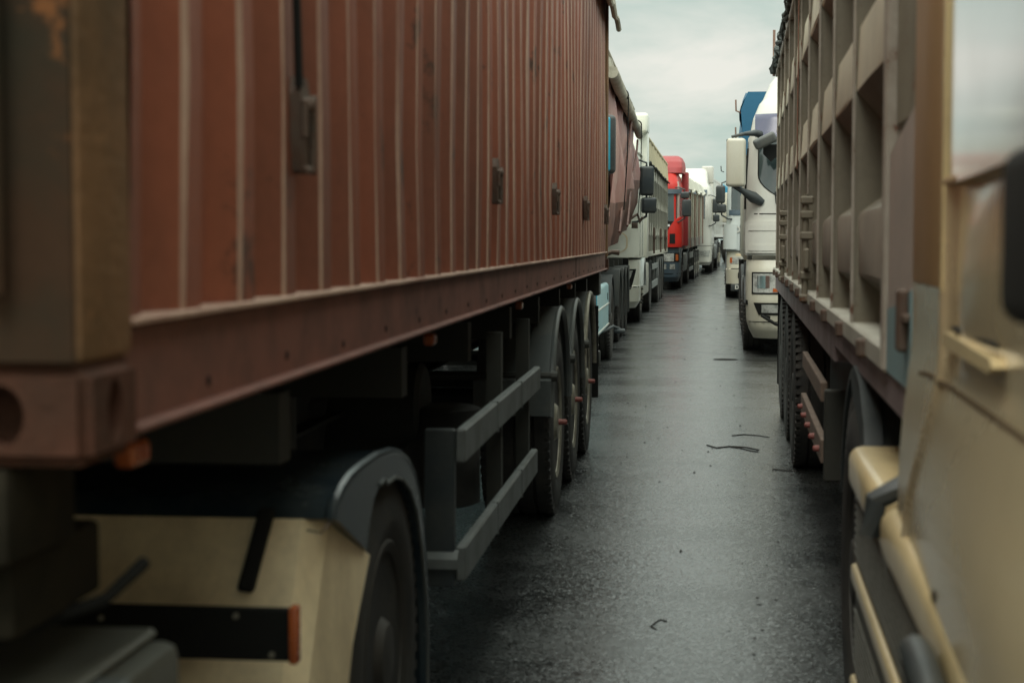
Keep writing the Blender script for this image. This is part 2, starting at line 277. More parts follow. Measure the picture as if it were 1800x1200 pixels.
# ------------------------------------------------------------------ wheels
_wc = {}
def tyre_mb(r, w, dual):
    mb = MB()
    def one(a0, a1):
        rr = r * 0.575; k = (a1 - a0); g = []
        pr = [(a0 + .02, rr - .02), (a0 + .012, rr), (a0 + .0, rr + .05), (a0 - .006, r - .13), (a0 + .002, r - .05), (a0 + .018, r - .012), (a0 + .035, r)]
        for j in range(1, 4):
            c = a0 + k * j / 4
            pr += [(c - .009, r), (c - .007, r - .014), (c + .007, r - .014), (c + .009, r)]
        pr += [(a1 - .035, r), (a1 - .018, r - .012), (a1 - .002, r - .05), (a1 + .006, r - .13), (a1, rr + .05), (a1 - .012, rr), (a1 - .02, rr - .02)]
        mb.lathe(pr, n=56)
    if dual: one(-w, -w / 2 - .025); one(-w / 2 + .025, 0)
    else: one(-w, 0)
    n = 60
    for k in range(n):      # shoulder lugs
        t = 2 * PI * k / n; c, s_ = math.cos(t), math.sin(t); c2, s2 = math.cos(t + .055), math.sin(t + .055)
        for a in (-.045, -w + .005):
            v = []
            for (aa, rr) in ((a, r - .035), (a + .04, r - .035), (a + .04, r + .004), (a, r + .004)):
                v += [(aa, rr * c, rr * s_), (aa, rr * c2, rr * s2)]
            mb.add(v, [(0, 1, 3, 2), (2, 3, 5, 4), (4, 5, 7, 6), (6, 7, 1, 0), (0, 2, 4, 6), (1, 7, 5, 3)])
    return mb
def wheel(parent, side, xo, y, r=.49, w=.30, dual=False, kind='drive', rim='rimdk', hub=None, nuts='rimdk', label=None):
    """xo = outer tyre face distance from the vehicle centre line"""
    key = (r, w, dual, kind, rim, nuts, hub)
    src = _wc.get(key)
    rot = (0, 0, 0) if side > 0 else (0, 0, PI)
    if src is None:
        t = tyre_mb(r, w, dual).build('wheel', 'tyre', parent, 30)
        m = MB(); q = r * .575
        if kind == 'front':
            m.lathe([(-.05, q + .005), (-.008, q + .02), (-.002, q + .012), (-.012, q - .012), (-.055, q - .03), (-.06, q * .78), (-.01, q * .62), (.01, q * .45), (.012, q * .3), (-.02, 0.001)], n=48)
        else:
            m.lathe([(-.05, q + .005), (-.008, q + .02), (-.002, q + .012), (-.012, q - .012), (-.055, q - .02), (-.13, q - .035), (-.155, q * .75), (-.14, q * .52), (-.12, q * .5), (-.12, 0.001)], n=48)
        rm = m.build('rim', rim, t, 30)
        m = MB(); ax = -.01 if kind == 'front' else -.14
        for k in range(10):
            a = 2 * PI * k / 10; m.lathe([(ax, .017), (ax + .035, .017), (ax + .045, .01)], c=(0, q * .58 * math.cos(a), q * .58 * math.sin(a)), n=6)
        nt_ = m.build('wheel_nuts', nuts, t, 30)
        m = MB(); a1 = .02 if kind == 'front' else .0
        m.lathe([(-.12, q * .36), (a1 - .02, q * .36), (a1, q * .3), (a1 + .004, q * .1), (a1 + .004, .001)], n=28)
        if hub: m.lathe([(a1, .017), (a1 + .045, .015), (a1 + .05, .009), (a1 + .05, .001)], n=12, m=1)
        hb = m.build('hub_cap', [rim, hub] if hub else rim, t, 30)
        _wc[key] = (t, [rm, nt_, hb]); 
    else:
        t = copyobj(src[0], 'wheel', parent)
        for c in src[1]: copyobj(c, c.name.split('.')[0], t)
    t.location = (side * xo, y, r - .008); t.rotation_euler = rot
    if label: t['label'] = label
    return t

# ------------------------------------------------------------------ ground
def ground():
    mb = MB(); xs = [-800, -150, -40, -12] + [x * 1.0 for x in range(-8, 9)] + [12, 40, 150, 800]
    ys = [-300, -60, -10] + list(range(-4, 100, 3)) + [120, 200, 500, 2500]
    v = [(x, y, gz(y)) for y in ys for x in xs]; n = len(xs)
    mb.add(v, [(j * n + i, j * n + i + 1, (j + 1) * n + i + 1, (j + 1) * n + i) for j in range(len(ys) - 1) for i in range(n - 1)])
    o = mb.build('road', 'asphalt', None, 80)
    tag(o, 'wet dark asphalt lane between the parked trucks', None, None, 'structure')
ground()

# ------------------------------------------------------------------ the red container (left, near)
L0, LH = -.7025 + .0115 * 1.8, -.0115          # flank line of the left near row at y=0, heading
def LX(y): return L0 + LH * y
def container():
    c = frame('shipping_container', 1, LX(1.835), 1.835, LH, z=0, label='long rust red corrugated shipping container with canvas over its top edge, left foreground', cat='container')
    zb, ht, ln = 1.239, 2.591, 12.155
    W_ = HW; g = lambda z: zb + z
    # corrugated side sheets
    def side_sheet(s):
        mb = MB(); p = .29; y = .18; y0 = .18; pts = []      # (y, o, mat of following strip)
        first = .345 + .0
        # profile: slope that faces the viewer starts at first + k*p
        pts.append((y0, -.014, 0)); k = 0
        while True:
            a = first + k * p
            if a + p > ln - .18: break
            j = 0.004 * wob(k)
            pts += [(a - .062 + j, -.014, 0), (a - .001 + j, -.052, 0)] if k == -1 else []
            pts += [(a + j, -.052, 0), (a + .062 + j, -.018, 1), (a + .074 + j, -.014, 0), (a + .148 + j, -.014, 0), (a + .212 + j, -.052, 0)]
            k += 1
        pts.append((ln - .18, -.052, 0))
        pts[0] = (y0, -.014, 0); pts.insert(1, (.225, -.014, 0)); pts.insert(2, (.285, -.052, 0))
        n = len(pts); zs = [.165, .5, 1.0, 1.5, 2.0, 2.50]
        v = []
        for zi, z in enumerate(zs):
            for i, (yy, o, _) in enumerate(pts):
                bul = .006 * math.sin(yy * 1.7 + zi) + .003 * wob(i * 7 + zi)
                if zi in (0, 5): bul = 0
                v.append((s * (W_ + o + bul), yy + (.004 * wob(i + zi * 31) if 0 < zi < 5 else 0), g(z)))
        f = []; mm = []
        for zi in range(len(zs) - 1):
            for i in range(n - 1): f.append((zi * n + i, zi * n + i + 1, (zi + 1) * n + i + 1, (zi + 1) * n + i)); mm.append(pts[i][2])
        mb.add(v, f, mm); o = mb.build('side_panel', ['cont', 'scuff'], c, 20); return o
    side_sheet(1); side_sheet(-1)
    for s in (1, -1):
        mb = MB()   # bottom rail: web, bottom flange, top lip
        mb.box(s * (W_ - .035), s * (W_ - .022), .18, ln - .18, g(.03), g(.150))
        mb.box(s * (W_ - .06), s * (W_ - .002), .18, ln - .18, g(.018), g(.030), .004, 1)
        mb.box(s * (W_ - .06), s * (W_ - .022), .18, ln - .18, g(.02), g(.0305))
        rl = mb.build('bottom_rail', 'rail', c, 30)
        mb = MB(); mb.box(s * (W_ - .07), s * (W_ - .006), .18, ln - .18, g(.154), g(.165), .003, 1); mb.build('rail_ledge', 'scuff', rl, 30)
        mb = MB(); mb.lathe([(0, .008), (.003, .008), (.004, .006)], c=(-.002, 0, 0), n=10)
        rv = mb.build('rail_rivet', 'gap', rl, 0, loc=(s * (W_ - .0215), .55, g(.055)))
        for k in range(1, 24): copyobj(rv, 'rail_rivet', rl, loc=(s * (W_ - .0215), .55 + k * .48, g(.055) + .006 * wob(k)))
        mb = MB(); mb.box(s * (W_ - .0225), s * (W_ - .0205), 8.42, 8.46, g(.03), g(.15)); mb.build('rail_joint', 'gap', rl, 0)
        mb = MB(); mb.box(s * (W_ - .06), s * (W_ - .003), .18, ln - .18, g(2.50), g(2.585), .006, 1); mb.build('top_rail', 'rail', c, 30)
        for y0 in (0, ln - .16):
            mb = MB()
            mb.box(s * (W_ - .155), s * (W_ - .008), y0 + .004, y0 + (.182 if y0 == 0 else .156), g(.118), g(2.473), .012, 2)
            cpo = mb.build('corner_post', 'post', c, 30)
            if y0 == 0:
                mb = MB(); mb.box(s * (W_ - .150), s * (W_ - .016), -.002, .0035, g(.12), g(2.47), .002, 1); mb.build('post_end_plate', 'postdk', cpo, 30)
                mb = MB(); mb.tube([(s * (W_ - .10), -.02, g(.2)), (s * (W_ - .10), -.02, g(2.4))], .013, 8); mb.build('door_rod', 'postdk', cpo, 30)
            if s > 0 and y0 == 0:
                mb = MB(); mb.box(s * (W_ - .33), s * (W_ - .162), .02, .05, g(.12), g(2.47), .006, 1); mb.build('door_edge', 'rail', c, 30)
            for z0 in (0, 2.473):
                casting(c, s, W_, y0 - (.0 if y0 == 0 else .018), g(z0))
    mb = MB(); mb.box(-W_ + .16, W_ - .33, .05, .09, g(.1), g(2.5)); mb.box(-W_ + .16, W_ - .16, .03, .12, g(.0), g(.118), .01)
    for k in range(7): mb.box(-W_ + .2 + k * .3, -W_ + .34 + k * .3, .02, .05, g(.13), g(2.46), .015, 1)
    mb.build('end_wall', 'cont', c, 30)
    mb = MB(); mb.box(-W_ + .16, W_ - .16, ln - .09, ln - .05, g(.1), g(2.5)); mb.build('door', 'cont', c, 30)
    mb = MB()
    for x in (-.8, -.35, .35, .8): mb.tube([(x, ln - .02, g(.05)), (x, ln - .02, g(2.5))], .018, 8)
    mb.build('lock_bar', 'lock', c, 30)
    mb = MB(); mb.box(-W_ + .05, W_ - .05, .1, ln - .1, g(.06), g(.14)); mb.build('floor', 'dark', c, 0)
    # door handle stub sticking out at the far end
    mb = MB(); mb.tube([(W_ - .05, ln + .02, g(.13)), (W_ + .02, ln + .03, g(.16)), (W_ + .085, ln + .03, g(.155))], [.02, .018, .024], 8); mb.build('door_latch', 'lock', c, 30)
    # lashing locks
    for i, y in enumerate((1.065, 4.03, 6.6, 9.1, 11.65)):
        mb = MB(); z0, z1 = 1.615, 1.785
        if i: z0 += .01
        poly = [(y - .035, z1 - .03), (y - .015, z1), (y + .022, z1 - .004), (y + .040, z1 - .03), (y + .040, z0 + .012), (y + .015, z0), (y - .012, z0 + .006), (y - .03, z0 + .06)]
        mb.prism(poly, 'x', W_ - .016, W_ + .006)
        mb.box(W_ + .005, W_ + .020, y + .026, y + .040, z0, z1 - .03, .004, 1)
        mb.box(W_ + .005, W_ + .018, y - .032, y - .02, z0 + .06, z1 - .04, .004, 1)
        mb.box(W_ + .005, W_ + .016, y - .02, y + .040, z0, z0 + .014, .004, 1)
        mb.lathe([(W_ + .004, .016), (W_ + .022, .014), (W_ + .026, .007)], c=(0, y - .002, z1 - .05), n=10)
        lk = mb.build('lashing_lock', 'lock', c, 30)
        if i: continue
        mb = MB(); mb.tube([(W_ + .004, y - .035, z1 - .02), (W_ + .0, y - .05, z1 + .3), (W_ - .0, y - .045, 3.3), (W_ - .002, y - .04, 3.78)], .008, 6); mb.build('lashing_cable', 'gap', lk, 30)
    # canvas folded over the top edge
    mb = MB(); n = 60; rows = 7; v = []
    for i in range(n + 1):
        y = .3 + (ln - .32) * i / n; hang = .38 + .24 * (i / n) + .02 * math.sin(i * 1.7) + .015 * wob(i)
        for j in range(rows):
            t = j / (rows - 1); o = .02 + .05 * t ** 1.5 + .008 * math.sin(i * 1.3 + j); z = g(2.62) - hang * t
            v.append((W_ + o, y + (.03 * t if i == n else 0), z))
    v2 = [(x - .015, y, z) for x, y, z in v]; K = rows
    f = [(i * K + j, i * K + j + 1, (i + 1) * K + j + 1, (i + 1) * K + j) for i in range(n) for j in range(K - 1)]
    b = len(v); f2 = [tuple(b + q for q in ff) for ff in f]
    ed = [(i * K, (i + 1) * K, b + (i + 1) * K, b + i * K) for i in range(n)] + [(i * K + K - 1, (i + 1) * K + K - 1, b + (i + 1) * K + K - 1, b + i * K + K - 1) for i in range(n)]
    ed += [(n * K + j, n * K + j + 1, b + n * K + j + 1, b + n * K + j) for j in range(K - 1)]
    mb.add(v + v2, f + f2 + ed)
    mb.box(-W_ - .02, W_ + .02, .2, ln + .0, g(2.6), g(2.63), .01, 1)
    tp = mb.build('tarpaulin', 'canvas', c, 40)
    mb = MB(); mb.tube([(W_ + .075, .3 + (ln - .32) * i / n, g(2.62) - (.38 + .24 * i / n + .02 * math.sin(i * 1.7) + .015 * wob(i))) for i in range(0, n + 1)], .022, 7); mb.build('hem', 'canvas', tp, 40)
    return c
def casting(c, s, W_, y0, z0):
    """ISO corner casting with an oval hole in its outer and end faces"""
    H, Ln, Wd = .118, .178, .162; bm = bmesh.new()
    bmesh.ops.create_cube(bm, size=1)
    for q in bm.verts: q.co = Vector((q.co.x * Wd, q.co.y * Ln, q.co.z * H))
    bmesh.ops.bevel(bm, geom=bm.edges[:], offset=.014, segments=3, affect='EDGES')
    me = bpy.data.meshes.new('corner_casting'); bm.to_mesh(me); bm.free()
    o = bpy.data.objects.new('corner_casting', me); COL.objects.link(o)
    # cut the holes for real
    cut = MB()
    def oval(cx_, cz, a, b_, ax, lo, hi):
        pl = [(cx_ + (a if abs(a) else 0) * math.cos(2 * PI * k / 20), cz + b_ * math.sin(2 * PI * k / 20)) for k in range(20)]
        cut.prism(pl, ax, lo, hi)
    oval(0.0, 0, .026, .038, 'x', s * .03, s * .2)
    o2 = MB(); 
    cu = cut.build('cut_a', 'gap', None, 0)
    cut = MB(); pl = [(-.026 * s + .030 * math.cos(2 * PI * k / 20), .036 * math.sin(2 * PI * k / 20)) for k in range(20)]
    cut.prism(pl, 'y', -.2, -.04) ; cv = cut.build('cut_b', 'gap', None, 0)
    for cc in (cu, cv):
        md = o.modifiers.new('b', 'BOOLEAN'); md.object = cc; md.operation = 'DIFFERENCE'; md.solver = 'EXACT'
    dg = bpy.context.evaluated_depsgraph_get(); dg.update()
    me2 = bpy.data.meshes.new_from_object(o.evaluated_get(dg)); o.modifiers.clear(); o.data = me2
    for cc in (cu, cv): bpy.data.objects.remove(cc)
    me2.materials.clear(); me2.materials.append(MM['cast']); me2.shade_smooth(); me2.set_sharp_from_angle(angle=R(35))
    o.parent = c; o.location = (s * (W_ - Wd / 2), y0 + Ln / 2, z0 + H / 2)
container()

# ------------------------------------------------------------------ skeletal trailer under the container
def chassis_trailer():
    t = frame('container_trailer', 1, LX(1.8), 1.8, LH, label='black skeletal three axle trailer carrying the rust red container', cat='trailer')
    Y = lambda d: d - 1.8; W_ = HW
    mb = MB()
    for s in (1, -1):
        mb.box(s * .40, s * .42, Y(4.9), Y(14.0), .80, 1.20); mb.box(s * .33, s * .49, Y(4.9), Y(14.0), 1.19, 1.215); mb.box(s * .33, s * .49, Y(4.9), Y(14.0), .785, .80)
        mb.box(s * .34, s * .48, Y(1.9), Y(5.1), 1.08, 1.215, .01)
    for y in (3.2, 4.6, 6.0, 7.4, 8.8, 10.2, 11.6, 12.9): mb.box(-1.1, 1.1, Y(y), Y(y + .09), 1.06, 1.20)
    fr = mb.build('frame', 'dark', t, 0)
    mb = MB(); mb.box(-W_ + .08, W_ - .10, Y(1.84), Y(2.06), 1.12, 1.237, .012, 2); mb.box(W_ - .42, W_ - .12, Y(1.9), Y(2.2), 1.02, 1.12, .01); mb.build('front_bolster', 'olive', t, 30)
    mb = MB(); mb.box(W_ - .16, W_ - .135, Y(2.02), Y(2.06), 1.06, 1.12, .008); mb.box(W_ - .24, W_ - .22, Y(1.80), Y(1.83), 1.04, 1.10, .006); mb.build('air_coupling', 'slate', t, 30)
    mb = MB(); mb.tube([(W_ - .3, Y(2.0), 1.02), (W_ - .2, Y(2.05), .99), (W_ - .08, Y(2.1), 1.03), (W_ - .06, Y(2.2), 1.06)], .009, 8); mb.build('air_hose', 'gap', t, 30)
    mb = MB(); mb.box(-W_ + .06, W_ - .06, Y(13.6), Y(13.85), 1.05, 1.237, .01); mb.build('rear_bolster', 'dark', t, 30)
    for k, (d, z) in enumerate(((2.12, 1.215), (4.7, 1.215), (7.2, 1.215), (10.2, 1.215))):
        mb = MB(); mb.box(W_ - .075, W_ - .045, Y(d), Y(d + .07), z - .015, z + .018, .006, 1); mb.build('side_marker', 'orange', t, 30)
    # side underrun guard
    mb = MB()
    for z0, z1, ye in ((.82, .925, 7.6), (.455, .565, 7.46)):
        mb.box(W_ - .032, W_ + .0, Y(5.04), Y(ye), z0, z1, .006, 1)
        for yy in (5.9, 6.75): mb.box(W_ - .03, W_ + .003, Y(yy), Y(yy + .012), z0 - .002, z1 + .002)
    gd = mb.build('side_guard', 'guardgrey', t, 30)
    mb = MB(); mb.box(W_ - .125, W_ - .0325, Y(5.02), Y(5.06), .44, .925, .004, 1); mb.build('guard_post', 'plast', gd, 30)
    for yy in (6.3, 7.38):
        mb = MB(); mb.box(W_ - .09, W_ - .033, Y(yy), Y(yy + .05), .44, 1.15); mb.build('guard_post', 'dark', gd, 30)
    mb = MB(); mb.lathe([(Y(5.005), .012), (Y(5.02), .012)], c=(W_ - .08, 0, .515), n=10, axis='y'); mb.strip([(Y(5.0), .50), (Y(5.0), .53), (Y(5.01), .545), (Y(5.03), .555)], W_ - .13, W_ - .02, .005); mb.build('post_foot', 'guardgrey', gd, 30)
    for yy in (5.7, 6.1, 6.7):
        mb = MB(); mb.tube([(W_ - .04, Y(yy), .80), (W_ - .04, Y(yy), .83)], .008, 6); mb.build('guard_bolt', 'rim', gd, 30)
    # landing leg, spare wheel carrier, air tank
    for s in (1, -1):
        mb = MB(); mb.box(s * .62, s * .74, Y(4.72), Y(4.86), .35, 1.1, .01); mb.box(s * .56, s * .80, Y(4.68), Y(4.9), .30, .34, .008); mb.build('landing_leg', 'dark', t, 30)
    mb = MB(); mb.lathe([(-.8, .17), (-.78, .19), (.78, .19), (.8, .17)], c=(0, Y(6.9), .80), n=28, axis='x'); mb.build('air_tank', 'dark', t, 30)
    mb = MB(); mb.lathe([(.62, .3), (.64, .48), (.86, .50), (.89, .48), (.90, .3)], c=(-.05, Y(6.55), .0), n=32, axis='z')
    mb.build('spare_wheel', 'tyre', t, 30)
    mb = MB(); mb.box(-1.15, -.50, Y(4.95), Y(8.6), .40, 1.19, .02); mb.build('light_block_box', 'dark', t, 30)  # added box that blocks light coming through from the far side
    mb = MB(); mb.box(-.58, -.53, Y(4.9), Y(13.5), .45, 1.19); mb.build('light_block_plate', 'dark', t, 0)  # added plate that closes the bright gaps under the trailer
    mb = MB(); mb.box(-.5, .32, Y(7.7), Y(8.3), .62, 1.1, .02); mb.build('valve_box', 'dark', t, 30)
    mb = MB()
    mb.lathe([(.40, .15), (.41, .17), (.80, .17), (.81, .15)], c=(W_ - .36, Y(6.9), 0), n=28, axis='z')
    mb.build('water_tank', 'tyre', t, 30)
    for k in range(3): mb = MB(); mb.tube([(.35 + .05 * k, Y(3.2), 1.12), (.55, Y(4.0 + .2 * k), 1.0 - .03 * k), (.45, Y(5.5), 1.08), (.5 + .04 * k, Y(7.5), 1.0)], .015, 6); mb.build('brake_hose', 'gap', t, 30)
    # axles, wheels, mudguards
    for d in (9.2, 10.52, 11.9): mb = MB(); mb.tube([(-1.0, Y(d), .5), (1.0, Y(d), .5)], .065, 12); mb.build('axle', 'dark', t, 30)
    for i, d in enumerate((9.2, 10.52, 11.9)):
        for s in (1, -1): wheel(t, s, W_ - .045, Y(d), r=.505, w=.38, kind='trail', rim='rim', hub='redpl', nuts='rimdk')
        for s in (1, -1):
            mb = MB(); RR = .635; a0, a1 = (172, 8) ; pr = []
            zc = .5
            if i == 0: pr += [(Y(d) - RR - .05, .6), (Y(d) - RR - .045, .78), (Y(d) - RR - .005, .79)]
            for k in range(19):
                a = R(a0 + (a1 - a0) * k / 18) if i else R(152 + (a1 - 152) * k / 18)
                pr.append((Y(d) + RR * math.cos(a), zc + RR * math.sin(a)))
            mb.strip(pr, s * (W_ - .43), s * (W_ - .03), .012)
            lip = []
            for k in range(19):
                a = R(a0 + (a1 - a0) * k / 18); lip.append((s * (W_ - .035), Y(d) + (RR - .012) * math.cos(a), zc + (RR - .012) * math.sin(a)))
            mg = mb.build('mudguard', 'plast_grey', t, 40)
            mb = MB(); mb.tube(lip, .018, 8); mb.build('mudguard_rim', 'plast_grey' if i < 2 else 'rim', mg, 40)
            mb = MB(); mb.tube([(s * .5, Y(d) - .62, .80), (s * (W_ - .02), Y(d) - .62, .80)], .022, 8); mb.lathe([(s * (W_ - .03), .03), (s * (W_ + .0), .026), (s * (W_ + .004), .01)], c=(0, Y(d) - .62, .80), n=10); mb.build('mudguard_stay', 'dark', mg, 30)
    for s in (1, -1):
        mb = MB(); mb.box(s * (W_ - .42), s * (W_ - .02), Y(12.75), Y(12.77), .30, 1.0); mb.build('mudflap', 'gap', t, 0)
    mb = MB(); mb.box(-1.15, 1.15, Y(13.9), Y(14.0), .45, .58, .01); mb.build('rear_bumper', 'dark', t, 30)
chassis_trailer()

# ------------------------------------------------------------------ cabs
class Cab:
    def __init__(s, root, lv, L, r=.28, bow=.05, y0=0.0):
        s.root = root; s.lv = lv; s.L = L; s.r = r; s.bow = bow; s.y0 = y0
    def fw(s, z):
        lv = s.lv
        if z <= lv[0][0]: return lv[0][1], lv[0][2]
        for a, b in zip(lv, lv[1:]):
            if z <= b[0]:
                t = (z - a[0]) / (b[0] - a[0]); return a[1] + (b[1] - a[1]) * t, a[2] + (b[2] - a[2]) * t
        return lv[-1][1], lv[-1][2]
    def pt(s, z, q, off=0.0):
        sg = -1 if q < 0 else 1; q = abs(q); f, w = s.fw(z); r = s.r; a = w - r; arc = PI * r / 2
        if q <= a: x, y = q, f - off
        elif q <= a + arc:
            t = (q - a) / r; x = a + (r + off) * math.sin(t); y = f + r - (r + off) * math.cos(t)
        else: x = w + off; y = f + r + (q - a - arc)
        if q <= a: y -= s.bow * (1 - (x / a) ** 2)
        return (sg * x, y + s.y0, z)
    def a(s, z): return s.fw(z)[1] - s.r
    def body(s, name, m, z0, z1, seams=(), cap=True, parent=None, inset=0.0, label=None):
        zs = sorted(set([z0, z1] + [l[0] for l in s.lv if z0 < l[0] < z1] + [z0 + (z1 - z0) * k / 12 for k in range(13)]))
        mb = MB(); v = []; n = None
        for z in zs:
            f, w = s.fw(z); a = w - s.r; arc = PI * s.r / 2; ring = []
            qs = [a * k / 6 for k in range(7)] + [a + arc * k / 7 for k in range(1, 8)]
            end = a + arc + max(.05, (s.L - (f + s.r)))
            qs += [a + arc + (end - a - arc) * k / 3 for k in range(1, 4)]
            ring = [s.pt(z, -q, -inset) for q in qs[::-1]] + [s.pt(z, q, -inset) for q in qs[1:]]
            n = len(ring); v += ring
        f_ = [(i * n + k, i * n + (k + 1) % n, (i + 1) * n + (k + 1) % n, (i + 1) * n + k) for i in range(len(zs) - 1) for k in range(n)]
        f_ += [tuple(range(n))[::-1], tuple(range((len(zs) - 1) * n, len(zs) * n))]
        mb.add(v, f_); return mb.build(name, m, parent or s.root, 35, label=label)
    def patch(s, name, m, z0, z1, qa, qb, off=.006, parent=None, both=False, dep=.02, nz=8, nq=8, label=None):
        F = lambda q, z: q(z) if callable(q) else q
        outs = []
        for sg in ((1, -1) if both else (1,)):
            v = []; f = []
            for i in range(nz + 1):
                z = z0 + (z1 - z0) * i / nz; A, B = F(qa, z), F(qb, z)
                for j in range(nq + 1): v.append(s.pt(z, sg * (A + (B - A) * j / nq), off))
            k = nq + 1; nn = len(v)
            for i in range(nz + 1):
                z = z0 + (z1 - z0) * i / nz; A, B = F(qa, z), F(qb, z)
                for j in range(nq + 1): v.append(s.pt(z, sg * (A + (B - A) * j / nq), off - dep))
            for i in range(nz):
                for j in range(nq): f.append((i * k + j, i * k + j + 1, (i + 1) * k + j + 1, (i + 1) * k + j))
            for i in range(nz):
                for c_ in (0, nq): f.append((i * k + c_, (i + 1) * k + c_, nn + (i + 1) * k + c_, nn + i * k + c_))
            for j in range(nq):
                for c_ in (0, nz): f.append((c_ * k + j, c_ * k + j + 1, nn + c_ * k + j + 1, nn + c_ * k + j))
            mb = MB().add(v, f); outs.append(mb.build(name, m, parent or s.root, 40, label=label))
        return outs[0]
def mirror_set(root, s, x, y, zs, m='plast', arm='plast', w=.2, dep=.16, face='glass', armx=None, armz=None, tilt=0):
    """zs: list of (z0,z1,width,outward shift) housings; one part per housing"""
    first = None
    for (z0, z1, ww, sh) in zs:
        mb = MB(); mb.box(-ww / 2, ww / 2, -dep / 2, dep / 2, 0, z1 - z0, .05, 4)
        o = mb.build('mirror', m, root, 40, loc=(s * (x + sh), y, z0), rot=(0, tilt * s, s * .25)); 
        g_ = MB().box(-ww / 2 + .025, ww / 2 - .025, dep / 2 - .004, dep / 2 + .003, .03, z1 - z0 - .03).build('mirror_glass', face, o, 0)
        if first is None: first = o
    za = max(z[1] for z in zs); zb_ = min(z[0] for z in zs); ax = armx if armx else x - .28
    mb = MB(); mb.tube([(s * ax, y + .10, za + .12), (s * (ax + .1), y + .03, za + .13), (s * x, y, za + .06), (s * x, y, za - .05)], .018, 8); mb.build('mirror_arm', arm, root, 40)
    mb = MB(); mb.tube([(s * ax, y + .12, zb_ - .16), (s * (ax + .12), y + .02, zb_ - .15), (s * x, y, zb_ - .05), (s * x, y, zb_ + .04)], .022, 8)
    mb.tube([(s * x, y, zb_ - .02), (s * x, y, za + .02)], .02, 8)
    mb.build('mirror_arm', arm, root, 40)
def arch(root, s, y, r, z, x0, x1, m='plast', a0=0, a1=180, th=.03):
    mb = MB(); pr = [(y + r * math.cos(R(a)), z + r * math.sin(R(a))) for a in [a1 + (a0 - a1) * k / 16 for k in range(17)]]
    mb.strip(pr, s * x0, s * x1, th); return mb.build('wheel_arch', m, root, 40)
def tractor_running(root, front=1.4, drive=5.1, r=.5, xo=1.2, rimf='rimdk', rimd='rimdk', guard='plast', tank=True, skirt=None, nuts='rimdk'):
    mb = MB()
    for s in (1, -1): mb.box(s * .36, s * .44, 1.0, drive + .95, .62, .90)
    mb.box(-.45, .45, 1.0, 2.2, .45, 1.0); mb.tube([(-1, front, r), (1, front, r)], .06, 8); mb.tube([(-1, drive, r), (1, drive, r)], .08, 8)
    mb.build('chassis_frame', 'dark', root, 30)
    for s in (1, -1):
        wheel(root, s, xo, front, r=r, w=.29, kind='front', rim=rimf, nuts=nuts)
        wheel(root, s, xo, drive, r=r, w=.60, dual=True, kind='drive', rim=rimd, nuts=nuts)
        mb = MB(); pr = [(drive + (r + .08) * math.cos(R(a)), r + (r + .08) * math.sin(R(a))) for a in range(170, 0, -10)]; mb.strip(pr, s * (xo - .62), s * (xo + .01), .02); mb.build('mudguard', guard, root, 40)
        if tank: mb = MB(); mb.box(s * .5, s * (xo - .0), front + .85, drive - .75, .42, .98, .06, 3); mb.build('fuel_tank', 'steelgrey', root, 35)
    mb = MB(); mb.lathe([(1.0, .1), (1.03, .42), (1.07, .45), (1.09, .4)], c=(0, drive - .1, .0), n=24, axis='z'); mb.build('fifth_wheel', 'dark', root, 30)

def text(parent, s, size, loc, rot, m, ext=.004, name='lettering', bold=1.0):
    cu = bpy.data.curves.new('t', 'FONT'); cu.body = s; cu.size = size; cu.extrude = ext; cu.offset = size * .03 * bold
    o = bpy.data.objects.new('t', cu); COL.objects.link(o); dg = bpy.context.evaluated_depsgraph_get(); dg.update()
    me = bpy.data.meshes.new_from_object(o.evaluated_get(dg)); bpy.data.objects.remove(o)
    me.materials.clear(); me.materials.append(MM[m]); q = bpy.data.objects.new(name, me); COL.objects.link(q); q.parent = parent; q.location = loc; q.rotation_euler = rot; return q

